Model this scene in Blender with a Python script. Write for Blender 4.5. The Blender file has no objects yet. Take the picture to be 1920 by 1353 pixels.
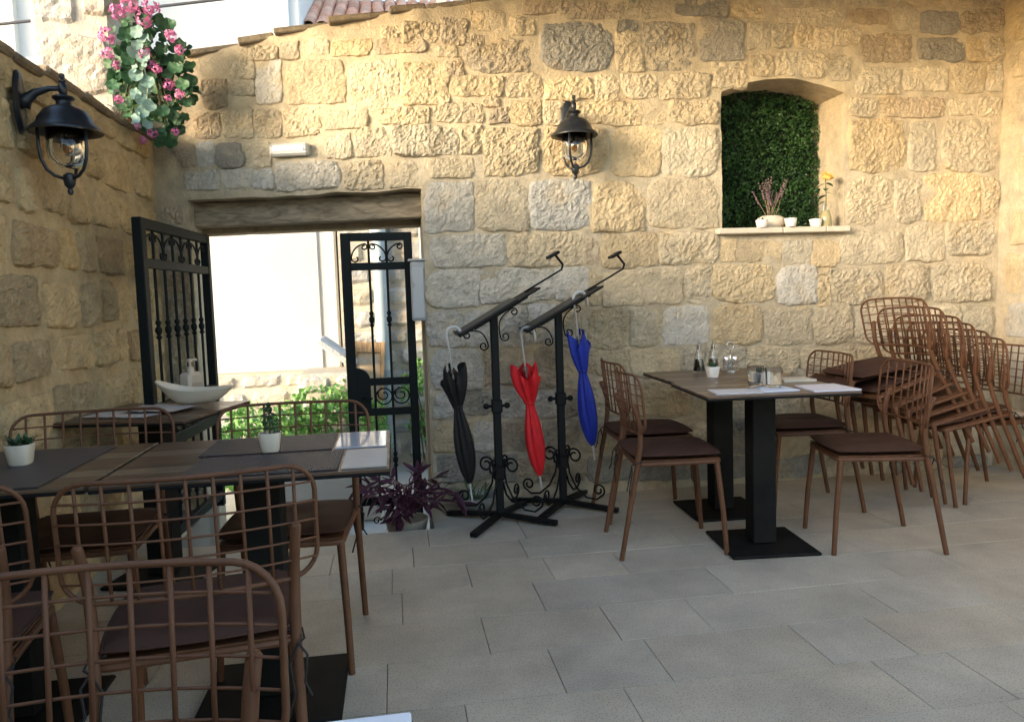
import bpy, math, random
from mathutils import Vector, Matrix, noise
random.seed(7)
R = math.radians
PI = math.pi
sc = bpy.context.scene
col = sc.collection

# ------------------------------------------------------------------ camera
EYE = 1.23
YAW, PITCH, ROLL = 0.148, -0.080, -0.033
fw = Vector((math.sin(YAW) * math.cos(PITCH), math.cos(YAW) * math.cos(PITCH), math.sin(PITCH)))
rt = Vector((math.cos(YAW), -math.sin(YAW), 0))
up = rt.cross(fw)
rt2 = rt * math.cos(ROLL) + up * math.sin(ROLL)
up2 = -rt * math.sin(ROLL) + up * math.cos(ROLL)
cd = bpy.data.cameras.new('camera')
cam = bpy.data.objects.new('camera', cd)
col.objects.link(cam)
cam.matrix_world = Matrix(((rt2.x, up2.x, -fw.x, 0), (rt2.y, up2.y, -fw.y, 0), (rt2.z, up2.z, -fw.z, EYE), (0, 0, 0, 1)))
cd.sensor_fit = 'HORIZONTAL'
cd.sensor_width = 36
cd.lens = 36 * 1460 / 1920
cd.clip_start = 0.05
cd.clip_end = 2000
sc.camera = cam

# ------------------------------------------------------------------ sky and sun
SUN_AZ = R(60)      # measured from the back wall's normal, towards the left
SUN_EL = R(11.5)
to_sun = Vector((-math.sin(SUN_AZ) * math.cos(SUN_EL), -math.cos(SUN_AZ) * math.cos(SUN_EL), math.sin(SUN_EL)))
w = bpy.data.worlds.new('World')
sc.world = w
w.use_nodes = True
nt = w.node_tree
sky = nt.nodes.new('ShaderNodeTexSky')
sky.sky_type = 'NISHITA'
sky.sun_disc = False
sky.sun_elevation = SUN_EL
sky.sun_rotation = math.atan2(to_sun.x, to_sun.y)
sky.air_density = 1.0
sky.dust_density = 1.5
nt.links.new(sky.outputs[0], nt.nodes['Background'].inputs[0])
nt.nodes['Background'].inputs[1].default_value = 0.15
sd = bpy.data.lights.new('sun', 'SUN')
sd.energy = 1.0
sd.angle = R(17)
sd.color = (1.0, 0.87, 0.70)
so = bpy.data.objects.new('sun', sd)
col.objects.link(so)
so.rotation_euler = to_sun.to_track_quat('Z', 'Y').to_euler()
so.location = (-6, -4, 8)
vs = sc.view_settings
vs.view_transform = 'Standard'
vs.look = 'None'
vs.gamma = 1
vs.exposure = 2.45
vs.use_curve_mapping = False
cy = sc.cycles
cy.max_bounces = 6; cy.diffuse_bounces = 4; cy.glossy_bounces = 3; cy.transmission_bounces = 6; cy.transparent_max_bounces = 6
cy.use_adaptive_sampling = True; cy.adaptive_threshold = .02
cy.caustics_reflective = False; cy.caustics_refractive = False
cy.use_denoising = True

# ------------------------------------------------------------------ helpers
class MB:
    def __init__(s):
        s.v = []; s.f = []
    def add(s, vs_, fs):
        o = len(s.v)
        s.v += [tuple(p) for p in vs_]
        s.f += [tuple(i + o for i in f) for f in fs]
        return s
    def box(s, c, d, M=None):
        x, y, z = d[0] / 2, d[1] / 2, d[2] / 2
        c = Vector(c)
        P = [Vector((sx * x, sy * y, sz * z)) for sz in (-1, 1) for sy in (-1, 1) for sx in (-1, 1)]
        if M: P = [M @ p for p in P]
        return s.add([p + c for p in P], [(0, 2, 3, 1), (4, 5, 7, 6), (0, 1, 5, 4), (2, 6, 7, 3), (0, 4, 6, 2), (1, 3, 7, 5)])
    def cbox(s, c, d, b=0.004, M=None):
        # box with chamfered edges
        x, y, z = d[0] / 2, d[1] / 2, d[2] / 2
        b = min(b, x * .9, y * .9, z * .9)
        c = Vector(c)
        P = []; idx = {}
        for sx in (-1, 1):
            for sy in (-1, 1):
                for sz in (-1, 1):
                    for a in range(3):
                        q = [sx * (x - b), sy * (y - b), sz * (z - b)]
                        q[a] = (sx * x, sy * y, sz * z)[a]
                        idx[(sx, sy, sz, a)] = len(P)
                        P.append(Vector(q))
        F = []
        for a in range(3):
            o = [i for i in range(3) if i != a]
            for sg in (-1, 1):
                k = []
                for (p, q) in ((-1, -1), (1, -1), (1, 1), (-1, 1)):
                    t = [0, 0, 0]; t[a] = sg; t[o[0]] = p; t[o[1]] = q
                    k.append(idx[(*t, a)])
                F.append(tuple(k))
        for a in range(3):
            o = [i for i in range(3) if i != a]
            for p in (-1, 1):
                for q in (-1, 1):
                    k = []
                    for (sg, ax) in ((-1, 0), (1, 0), (1, 1), (-1, 1)):
                        t = [0, 0, 0]; t[a] = sg; t[o[0]] = p; t[o[1]] = q
                        k.append(idx[(*t, o[ax])])
                    F.append(tuple(k))
        for sx in (-1, 1):
            for sy in (-1, 1):
                for sz in (-1, 1):
                    F.append(tuple(idx[(sx, sy, sz, a)] for a in range(3)))
        if M: P = [M @ p for p in P]
        return s.add([p + c for p in P], F)
    def bar(s, p, q, wd, ht, upv=(0, 0, 1)):
        p = Vector(p); q = Vector(q)
        d = (q - p); L = d.length; d.normalize()
        u = Vector(upv)
        if abs(d.dot(u)) > .98: u = Vector((0, 1, 0))
        a = d.cross(u).normalized(); b = a.cross(d)
        M = Matrix((a, d, b)).transposed()
        return s.box((p + q) / 2, (wd, L, ht), M)
    def tube(s, path, r, n=6, closed=False, cap=True):
        P = [Vector(p) for p in path]
        m = len(P)
        rr = r if isinstance(r, (list, tuple)) else [r] * m
        vs_ = []; prev = None
        for i in range(m):
            if closed: t = P[(i + 1) % m] - P[i - 1]
            else: t = P[min(i + 1, m - 1)] - P[max(i - 1, 0)]
            if t.length < 1e-9: t = Vector((0, 0, 1))
            t.normalize()
            if prev is None:
                a = Vector((0, 0, 1)) if abs(t.z) < .9 else Vector((1, 0, 0))
                a = (a - t * a.dot(t)).normalized()
            else:
                a = prev - t * prev.dot(t)
                a = a.normalized() if a.length > 1e-6 else t.orthogonal().normalized()
            prev = a
            b = t.cross(a)
            for k in range(n):
                an = 2 * PI * k / n
                vs_.append(P[i] + (a * math.cos(an) + b * math.sin(an)) * rr[i])
        fs = []
        for i in range(m if closed else m - 1):
            j = (i + 1) % m
            for k in range(n):
                k2 = (k + 1) % n
                fs.append((i * n + k, i * n + k2, j * n + k2, j * n + k))
        if cap and not closed:
            fs.append(tuple(range(n - 1, -1, -1)))
            fs.append(tuple((m - 1) * n + k for k in range(n)))
        return s.add(vs_, fs)
    def lathe(s, prof, n=16, c=(0, 0, 0), M=None, sx=1, sy=1):
        c = Vector(c); vs_ = []; fs = []
        for (r, z) in prof:
            for k in range(n):
                an = 2 * PI * k / n
                p = Vector((r * math.cos(an) * sx, r * math.sin(an) * sy, z))
                if M: p = M @ p
                vs_.append(p + c)
        for i in range(len(prof) - 1):
            for k in range(n):
                k2 = (k + 1) % n
                fs.append((i * n + k, i * n + k2, (i + 1) * n + k2, (i + 1) * n + k))
        if prof[0][0] > 1e-4: fs.append(tuple(range(n - 1, -1, -1)))
        if prof[-1][0] > 1e-4: fs.append(tuple((len(prof) - 1) * n + k for k in range(n)))
        return s.add(vs_, fs)
    def ball(s, c, r, n=8, m=6, sc_=(1, 1, 1)):
        prof = [(r * math.sin(PI * i / m), -r * math.cos(PI * i / m)) for i in range(m + 1)]
        o = len(s.v)
        s.lathe(prof, n, (0, 0, 0))
        for i in range(o, len(s.v)):
            p = s.v[i]
            s.v[i] = (p[0] * sc_[0] + c[0], p[1] * sc_[1] + c[1], p[2] * sc_[2] + c[2])
        return s
    def mesh(s, name, mat=None, smooth=False):
        me = bpy.data.meshes.new(name)
        me.from_pydata(s.v, [], s.f)
        if mat: me.materials.append(mat)
        if smooth:
            me.polygons.foreach_set('use_smooth', [True] * len(me.polygons))
        me.update()
        return me
    def build(s, name, mat, parent=None, smooth=False, loc=None, auto=None):
        me = s.mesh(name, mat, smooth)
        if auto:
            me.polygons.foreach_set('use_smooth', [True] * len(me.polygons))
            me.set_sharp_from_angle(angle=R(auto))
        o = bpy.data.objects.new(name, me)
        col.objects.link(o)
        if parent: o.parent = parent
        if loc: o.location = loc
        return o

def tag(o, label=None, cat=None, group=None, kind=None):
    if label: o['label'] = label
    if cat: o['category'] = cat
    if group: o['group'] = group
    if kind: o['kind'] = kind
    return o

def empty(name, loc=(0, 0, 0), rz=0, label=None, cat=None, group=None, kind=None, rx=0):
    o = bpy.data.objects.new(name, None)
    o.empty_display_size = .1
    col.objects.link(o)
    o.location = loc
    o.rotation_euler = (rx, 0, rz)
    return tag(o, label, cat, group, kind)

def put(name, me, parent=None, loc=(0, 0, 0), rot=(0, 0, 0), scale=None, color=None):
    o = bpy.data.objects.new(name, me)
    col.objects.link(o)
    if parent: o.parent = parent
    o.location = loc
    o.rotation_euler = rot
    if scale is not None: o.scale = (scale,) * 3 if isinstance(scale, (int, float)) else scale
    if color: o.color = color
    return o

def copy_tree(o, parent=None):
    c = o.copy()
    col.objects.link(c)
    c.parent = parent
    for ch in list(o.children):
        copy_tree(ch, c)
    return c

# ------------------------------------------------------------------ materials
def mat(name, c=(.5, .5, .5), rough=.6, metal=0, var=0, vscale=8, bump=0, bscale=60, spec=.5, objcol=False,
        trans=0, alpha=None, ior=1.45, detail=6, coat=0, world=False, sub=None, c2=None, stretch=None, wave=None, bdist=.01, speck=0):
    m = bpy.data.materials.new(name)
    m.use_nodes = True
    n = m.node_tree.nodes; L = m.node_tree.links
    b = n['Principled BSDF']
    b.inputs['Roughness'].default_value = rough
    b.inputs['Metallic'].default_value = metal
    b.inputs['Specular IOR Level'].default_value = spec
    b.inputs['IOR'].default_value = ior
    b.inputs['Transmission Weight'].default_value = trans
    b.inputs['Coat Weight'].default_value = coat
    m.diffuse_color = (*c, 1)
    if world:
        g = n.new('ShaderNodeNewGeometry'); vec = g.outputs['Position']
    else:
        t = n.new('ShaderNodeTexCoord'); vec = t.outputs['Object']
    if stretch:
        mp = n.new('ShaderNodeMapping')
        mp.inputs['Scale'].default_value = stretch
        L.new(vec, mp.inputs[0]); vec = mp.outputs[0]
    if objcol:
        oi = n.new('ShaderNodeObjectInfo'); base = oi.outputs['Color']
    else:
        rgb = n.new('ShaderNodeRGB'); rgb.outputs[0].default_value = (*c, 1); base = rgb.outputs[0]
    if var or c2:
        nz = n.new('ShaderNodeTexNoise')
        nz.inputs['Scale'].default_value = vscale
        nz.inputs['Detail'].default_value = detail
        nz.inputs['Roughness'].default_value = .65
        L.new(vec, nz.inputs['Vector'])
        mr = n.new('ShaderNodeMapRange')
        mr.inputs['From Min'].default_value = .3
        mr.inputs['From Max'].default_value = .7
        L.new(nz.outputs[0], mr.inputs[0])
        if c2:
            mx = n.new('ShaderNodeMix'); mx.data_type = 'RGBA'
            L.new(mr.outputs[0], mx.inputs[0])
            L.new(base, mx.inputs[6]); mx.inputs[7].default_value = (*c2, 1)
            base = mx.outputs[2]
        else:
            mr.inputs['To Min'].default_value = 1 - var
            mr.inputs['To Max'].default_value = 1 + var * .6
            mx = n.new('ShaderNodeMix'); mx.data_type = 'RGBA'; mx.blend_type = 'MULTIPLY'
            mx.inputs[0].default_value = 1
            L.new(base, mx.inputs[6])
            L.new(mr.outputs[0], mx.inputs[7])
            base = mx.outputs[2]
    if speck:
        vz = n.new('ShaderNodeTexNoise'); vz.inputs['Scale'].default_value = 170; vz.inputs['Detail'].default_value = 3
        L.new(vec, vz.inputs['Vector'])
        m2 = n.new('ShaderNodeMapRange')
        m2.inputs['From Min'].default_value = .54; m2.inputs['From Max'].default_value = .64
        m2.inputs['To Min'].default_value = 1; m2.inputs['To Max'].default_value = 1 - speck
        L.new(vz.outputs[0], m2.inputs[0])
        mx = n.new('ShaderNodeMix'); mx.data_type = 'RGBA'; mx.blend_type = 'MULTIPLY'; mx.inputs[0].default_value = 1
        L.new(base, mx.inputs[6]); L.new(m2.outputs[0], mx.inputs[7]); base = mx.outputs[2]
    L.new(base, b.inputs['Base Color'])
    if bump:
        nb = n.new('ShaderNodeTexNoise')
        nb.inputs['Scale'].default_value = bscale
        nb.inputs['Detail'].default_value = 8
        nb.inputs['Roughness'].default_value = .7
        L.new(vec, nb.inputs['Vector'])
        hgt = nb.outputs[0]
        if wave:
            wv = n.new('ShaderNodeTexWave'); wv.inputs['Scale'].default_value = wave
            wv.bands_direction = 'X'
            L.new(vec, wv.inputs['Vector'])
            hgt = wv.outputs[1]
        bp = n.new('ShaderNodeBump')
        bp.inputs['Strength'].default_value = bump
        bp.inputs['Distance'].default_value = bdist
        L.new(hgt, bp.inputs['Height'])
        L.new(bp.outputs[0], b.inputs['Normal'])
    if sub:
        b.inputs['Subsurface Weight'].default_value = sub
    return m

def rough_stone(name, objcol=True, c=(.5, .42, .3), bdist=.016, s1=70):
    # hewn limestone: coarse tool-worked relief, small pits, stains with a shape of their own
    m = bpy.data.materials.new(name)
    m.use_nodes = True
    n = m.node_tree.nodes; L = m.node_tree.links
    b = n['Principled BSDF']
    b.inputs['Roughness'].default_value = .9
    b.inputs['Specular IOR Level'].default_value = .2
    g = n.new('ShaderNodeNewGeometry'); vec = g.outputs['Position']
    if objcol:
        oi = n.new('ShaderNodeObjectInfo'); base = oi.outputs['Color']
    else:
        rgb = n.new('ShaderNodeRGB'); rgb.outputs[0].default_value = (*c, 1); base = rgb.outputs[0]
    def ns(scale, det, ro=.6, dist=0):
        a = n.new('ShaderNodeTexNoise')
        a.inputs['Scale'].default_value = scale; a.inputs['Detail'].default_value = det
        a.inputs['Roughness'].default_value = ro; a.inputs['Distortion'].default_value = dist
        L.new(vec, a.inputs['Vector'])
        return a.outputs[0]
    def mrange(x, a0, a1, b0, b1):
        q = n.new('ShaderNodeMapRange')
        for k, vv in zip(('From Min', 'From Max', 'To Min', 'To Max'), (a0, a1, b0, b1)): q.inputs[k].default_value = vv
        L.new(x, q.inputs[0]); return q.outputs[0]
    def mulc(base, fac):
        mx = n.new('ShaderNodeMix'); mx.data_type = 'RGBA'; mx.blend_type = 'MULTIPLY'; mx.inputs[0].default_value = 1
        L.new(base, mx.inputs[6]); L.new(fac, mx.inputs[7]); return mx.outputs[2]
    def mixc(base, colr, fac):
        mx = n.new('ShaderNodeMix'); mx.data_type = 'RGBA'
        L.new(fac, mx.inputs[0]); L.new(base, mx.inputs[6]); mx.inputs[7].default_value = (*colr, 1); return mx.outputs[2]
    base = mixc(base, (.56, .42, .24), mrange(ns(4.2, 2), .54, .74, 0, .45))
    base = mulc(base, mrange(ns(11, 5, .72), .3, .7, .74, 1.2))
    L.new(base, b.inputs['Base Color'])
    h1 = ns(s1, 4, .7, .3)
    bp = n.new('ShaderNodeBump'); bp.inputs['Strength'].default_value = 1; bp.inputs['Distance'].default_value = bdist
    L.new(h1, bp.inputs['Height'])
    L.new(bp.outputs[0], b.inputs['Normal'])
    return m

def wood(name, c1, c2, rough=.3, scale=3, axis=0, coat=.0):
    m = bpy.data.materials.new(name); m.use_nodes = True
    n = m.node_tree.nodes; L = m.node_tree.links; b = n['Principled BSDF']
    b.inputs['Roughness'].default_value = rough
    b.inputs['Coat Weight'].default_value = coat
    b.inputs['Coat Roughness'].default_value = .15
    t = n.new('ShaderNodeTexCoord')
    mp = n.new('ShaderNodeMapping')
    s = [26, 26, 26]; s[axis] = 1.6
    mp.inputs['Scale'].default_value = [k * scale / 3 for k in s]
    L.new(t.outputs['Object'], mp.inputs[0])
    nz = n.new('ShaderNodeTexNoise'); nz.inputs['Scale'].default_value = 1; nz.inputs['Detail'].default_value = 8
    nz.inputs['Distortion'].default_value = .8
    L.new(mp.outputs[0], nz.inputs['Vector'])
    cr = n.new('ShaderNodeValToRGB')
    cr.color_ramp.elements[0].position = .35; cr.color_ramp.elements[0].color = (*c1, 1)
    cr.color_ramp.elements[1].position = .68; cr.color_ramp.elements[1].color = (*c2, 1)
    L.new(nz.outputs[0], cr.inputs[0]); L.new(cr.outputs[0], b.inputs['Base Color'])
    bp = n.new('ShaderNodeBump'); bp.inputs['Strength'].default_value = .25; bp.inputs['Distance'].default_value = .002
    L.new(nz.outputs[0], bp.inputs['Height']); L.new(bp.outputs[0], b.inputs['Normal'])
    return m

STONE = rough_stone('hewn limestone')
MORTAR = rough_stone('lime mortar', False, (.49, .415, .30), .010, 60)
OUTSTONE = rough_stone('street limestone', True, bdist=.02, s1=30)
OUTMORTAR = rough_stone('street mortar', False, (.48, .45, .39), .010, 40)
PLASTER = mat('cream plaster', (.62, .58, .51), .9, var=.06, vscale=3, bump=.3, bscale=40, world=True)
PINKPL = mat('pale pink plaster', (.52, .515, .515), .9, var=.10, vscale=1.3, bump=.3, bscale=30, world=True)
SLAB = mat('paving limestone', (.4, .37, .32), .5, var=.26, vscale=2.6, detail=9, bump=.9, bscale=190, objcol=True, world=True, bdist=.006, speck=.38)
GROUT = mat('grout', (.20, .18, .155), .95)
CONC = mat('worn pale paving', (.42, .41, .38), .9, var=.15, vscale=3, bump=.5, bscale=50, world=True)
IRON = mat('black wrought iron', (.006, .0065, .007), .5, spec=.2, bump=.15, bscale=120, bdist=.002)
GATEI = mat('dark green black gate paint', (.006, .009, .0095), .55, spec=.2, bump=.2, bscale=90, bdist=.002)
TUBE = mat('copper brown powder coat', (.128, .056, .028), .5, spec=.3, var=.22, vscale=16, bump=.1, bscale=300, bdist=.001)
WIRE = mat('copper brown wire', (.132, .058, .030), .5, spec=.3)
CUSH = mat('brown cushion fabric', (.062, .030, .021), .75, spec=.25, var=.12, vscale=14, bump=.3, bscale=260, bdist=.002)
CUSHP = mat('pale cushion fabric', (.34, .27, .20), .8, var=.12, vscale=14, bump=.3, bscale=260, bdist=.002)
TIE = mat('black cord', (.02, .016, .015), .8)
TWOOD = wood('dark table laminate', (.055, .032, .020), (.14, .086, .054), .32, 3, 0)
TWOOD2 = wood('light table plank', (.11, .072, .044), (.21, .148, .095), .28, 3, 0)
TEDGE = mat('black laminate edge', (.008, .008, .008), .6, spec=.2)
BLACKM = mat('black powder coat', (.005, .0055, .006), .7, spec=.15, c2=(.016, .0145, .012), vscale=5)
WHITEW = mat('white painted board', (.75, .75, .78), .35, var=.05, vscale=5, stretch=(2, 20, 20))
MATW = mat('woven dark placemat', (.026, .031, .045), .45, bump=.9, wave=55, bdist=.003)
PAPER = mat('printed paper', (.66, .65, .67), .55, c2=(.52, .51, .54), vscale=30, stretch=(1, 7, 1))
GLOSSP = mat('laminated menu sheet', (.50, .54, .62), .12, coat=.6)
NEWS = mat('newsprint', (.42, .38, .37), .8, c2=(.62, .58, .55), vscale=22, stretch=(1, 5, 1))
CERAM = mat('cream ceramic', (.66, .58, .46), .35, var=.04)
WCER = mat('white ceramic', (.80, .77, .72), .35, var=.03)
GLASS = mat('clear glass', (1, 1, 1), .02, trans=1, ior=1.45)
PLASTW = mat('white plastic', (.50, .49, .46), .4)
GREYP = mat('grey plastic', (.42, .42, .42), .5, var=.08, vscale=10)
CHROME = mat('chrome steel', (.65, .65, .66), .2, metal=1)
SILVER = mat('silver umbrella handle', (.55, .54, .52), .3, metal=.1)

# ------------------------------------------------------------------ ground and terrace floor
GZ = -0.36
def ywall(x):
    return 4.65 if x >= .2 else 4.65 + (.2 - x) * .25625
g = MB()
g.add([(-400, -400, GZ), (400, -400, GZ), (400, 600, GZ), (-400, 600, GZ)], [(0, 1, 2, 3)])
tag(g.build('ground', CONC), 'pale worn paving of the lane beyond the gate', kind='structure')

fl = MB()
def fbox(x0, x1, y0, y1, z0, z1): fl.box(((x0 + x1) / 2, (y0 + y1) / 2, (z0 + z1) / 2), (x1 - x0, y1 - y0, z1 - z0))
fbox(-1.6, 4.2, -6, 4.165, GZ, -.021)
fbox(.165, 4.2, 4.165, 4.9, GZ, -.021)
fbox(-1.6, -1.2, 4.165, 5.3, GZ, -.021)
floor = tag(fl.build('terrace_floor', GROUT), 'grey beige limestone slab floor of the terrace', kind='structure')
st = MB()
st.cbox((-.518, 4.37, -.26), (1.36, .41, .18), .012)
tag(st.build('stone_step', SLAB), 'stone step down to the gate', kind='structure').color = (.50, .47, .41, 1)

rowsY = [-.80 + .0]
ys = [4.165, 3.86, 3.565, 3.255, 2.93, 2.61, 2.29]
while ys[-1] > -.6: ys.append(ys[-1] - .315)
known = {0: [.125], 1: [.04, .58], 2: [.28, .645], 3: [-.02, .54, 1.325, 2.09], 4: [.28, .755, 1.105, 1.835],
         5: [-.075, .48, .83, 1.38, 1.685], 6: [.16, .66, 1.505, 1.78]}
rs = random.Random(3)
def slab(x0, x1, y0, y1):
    gp = .0026
    b = MB()
    b.cbox((0, 0, 0), (x1 - x0 - gp, y1 - y0 - gp, .022), .0010)
    o = b.build('paving_slab', SLAB, floor, loc=((x0 + x1) / 2, (y0 + y1) / 2, -.011 + rs.uniform(-.0008, .0008)))
    k = rs.uniform(.93, 1.06); wv = rs.uniform(-.008, .018)
    o.color = ((.55 + wv) * k, .495 * k, (.40 - wv) * k, 1)
def fill_row(y0, y1, xl, xr, kn):
    js = list(kn)
    if not js: js = [xl + rs.uniform(.3, .8)]
    while js[0] - xl > .9: js.insert(0, js[0] - rs.uniform(.32, .8))
    while xr - js[-1] > .9: js.append(js[-1] + rs.uniform(.32, .8))
    xs = [xl] + [j for j in js if xl + .05 < j < xr - .05] + [xr]
    for a, b in zip(xs, xs[1:]): slab(a, b, y0, y1)
for i in range(len(ys) - 1):
    fill_row(ys[i + 1], ys[i], -1.5, 4.05, known.get(i, []))
fill_row(4.165, 4.42, .165, 4.05, [.62, 1.15])
fill_row(4.42, 4.70, .165, 4.05, [.40, .95])
fill_row(4.165, 4.6, -1.5, -1.2, [-1.35])

# ------------------------------------------------------------------ stone walls
TONES = [(.56, .48, .35), (.56, .525, .46), (.565, .455, .295), (.32, .30, .262), (.45, .37, .27), (.44, .39, .31)]
def nz(p, f, seed=0):
    return noise.noise(Vector((p[0] * f + seed, p[1] * f + seed * .7, p[2] * f - seed * .3)))

def stone_mesh(hw, hh, relief, seed, cell=.009, name='stone', matl=None, rough=1.0):
    nx = max(4, int(2 * hw / cell)); ny = max(4, int(2 * hh / cell))
    V = []; F = []
    n1 = random.Random(seed)
    tx, tz = n1.uniform(-.12, .12), n1.uniform(-.18, .1)
    ca = [n1.uniform(.04, .2) for _ in range(4)]
    for j in range(ny + 1):
        for i in range(nx + 1):
            a = 2 * i / nx - 1; b = 2 * j / ny - 1
            q = ca[(a > 0) + 2 * (b > 0)]
            k = 1 - q * (a * a * b * b)
            x = a * hw * k; z = b * hh * k
            ed = max(abs(a), abs(b))
            wob = nz((x, 0, z), 9, seed) * .016 + nz((x, 0, z), 26, seed) * .010 + nz((x, 0, z), 60, seed) * .005
            x += wob * a; z += wob * b * .8
            prof = 1 - ed ** 12
            wx = nz((x, 3, z), 14, seed) * .018; wz = nz((x, 7, z), 14, seed) * .018
            h = relief * (.55 + .45 * (1 - (a * a + b * b) * .45)) * prof
            h += prof * rough * (nz((x, 0, z), 8, seed) * .012 + (.22 - abs(nz((x + wx, 0, z + wz), 27, seed + 9))) * .014 + (.2 - abs(nz((x + wz, 0, z + wx), 55, seed))) * .009 + nz((x, 5, z), 38, seed) * .007 + nz((x, 0, z), 85, seed) * .006)
            h += prof * (tx * x + tz * z) * .4
            if ed > .995: h = -.014
            V.append((x, -h, z))
    for j in range(ny):
        for i in range(nx):
            p = j * (nx + 1) + i
            F.append((p, p + 1, p + nx + 2, p + nx + 1))
    m = MB(); m.v = V; m.f = F
    return m.mesh(name, matl, False)

def tone_color(t, r):
    c = TONES[t]; k = r.uniform(.86, 1.12); w_ = r.uniform(-.03, .03)
    return (c[0] * k * (1 + w_), c[1] * k, c[2] * k * (1 - w_ * 1.5), 1)

def wall_patch(mb, x0, x1, zlo, zhi, yf, thick, nrm=(0, -1, 0), cell=.035, seed=0, amp=.014, back=True):
    """solid piece of wall: rough front sheet between two height curves, sides, top and back"""
    nx = max(2, int((x1 - x0) / cell))
    zl = [zlo(x0 + (x1 - x0) * i / nx) for i in range(nx + 1)]
    zh = [zhi(x0 + (x1 - x0) * i / nx) for i in range(nx + 1)]
    nz_ = max(2, int(max(h - l for h, l in zip(zh, zl)) / cell))
    V = []; F = []
    def P(i, j, d=0):
        x = x0 + (x1 - x0) * i / nx
        z = zl[i] + (zh[i] - zl[i]) * j / nz_
        y = yf(x)
        d2 = d
        if d == 0: d2 = amp * (nz((x, 0, z), 7, seed) + .6 * nz((x, 0, z), 19, seed))
        return (x, y + d2, z)
    for j in range(nz_ + 1):
        for i in range(nx + 1): V.append(P(i, j))
    for j in range(nz_):
        for i in range(nx):
            p = j * (nx + 1) + i
            F.append((p, p + 1, p + nx + 2, p + nx + 1))
    # border ring at the back
    ring = [(i, 0) for i in range(nx + 1)] + [(nx, j) for j in range(1, nz_ + 1)] + [(i, nz_) for i in range(nx - 1, -1, -1)] + [(0, j) for j in range(nz_ - 1, 0, -1)]
    o = len(V)
    for (i, j) in ring: V.append(P(i, j, thick))
    m = len(ring)
    for k in range(m):
        k2 = (k + 1) % m
        a = ring[k][1] * (nx + 1) + ring[k][0]; b = ring[k2][1] * (nx + 1) + ring[k2][0]
        F.append((b, a, o + k, o + k2))
    if back: F.append(tuple(o + k for k in range(m)))
    mb.add(V, F)

DX0, DX1, DZ = -1.20, .19, 1.885        # doorway
NX0, NX1, NZ0 = 2.045, 2.865, 1.60     # niche
TOPP = [(-2.4, 2.71), (-1.35, 2.71), (-1.07, 2.735), (-.46, 2.84), (-.04, 2.885), (.48, 2.935), (1.0, 3.05), (1.6, 3.15), (4.4, 3.17)]
def top(x):
    for (a, b), (c_, d_) in zip(TOPP, TOPP[1:]):
        if x <= c_:
            return b + (d_ - b) * (x - a) / (c_ - a) + .012 * nz((x, 0, 0), 6)
    return TOPP[-1][1]
def arch(x):
    t = (x - (NX0 + NX1) / 2) / ((NX1 - NX0) / 2)
    return 2.535 - .085 * t * t
wall = empty('stone_wall', (1.3, 4.65, 0), label='high rough limestone wall behind the tables with doorway and niche', cat='wall')
OFF = Vector((1.3, 4.65, 0))
mb = MB()
z0 = lambda x: GZ
T = .48
wall_patch(mb, -1.60, DX0, z0, top, ywall, T)
wall_patch(mb, DX0, DX1, lambda x: DZ + .02 * nz((x, 1, 0), 5), top, ywall, T)
wall_patch(mb, DX1, NX0, z0, top, ywall, T)
wall_patch(mb, NX0, NX1, z0, lambda x: NZ0, ywall, T)
wall_patch(mb, NX0, NX1, arch, top, ywall, T)
wall_patch(mb, NX1, 4.15, z0, top, ywall, T)
mb.v = [tuple(Vector(p) - OFF) for p in mb.v]
mb.build('wall_body', MORTAR, wall, auto=40)
nb = MB()
nb.box((Vector(((NX0 + NX1) / 2, 5.1, 2.05)) - OFF), (NX1 - NX0 + .3, .05, 1.2))
nb.build('niche_back', MORTAR, wall)
rs = random.Random(11)
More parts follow.
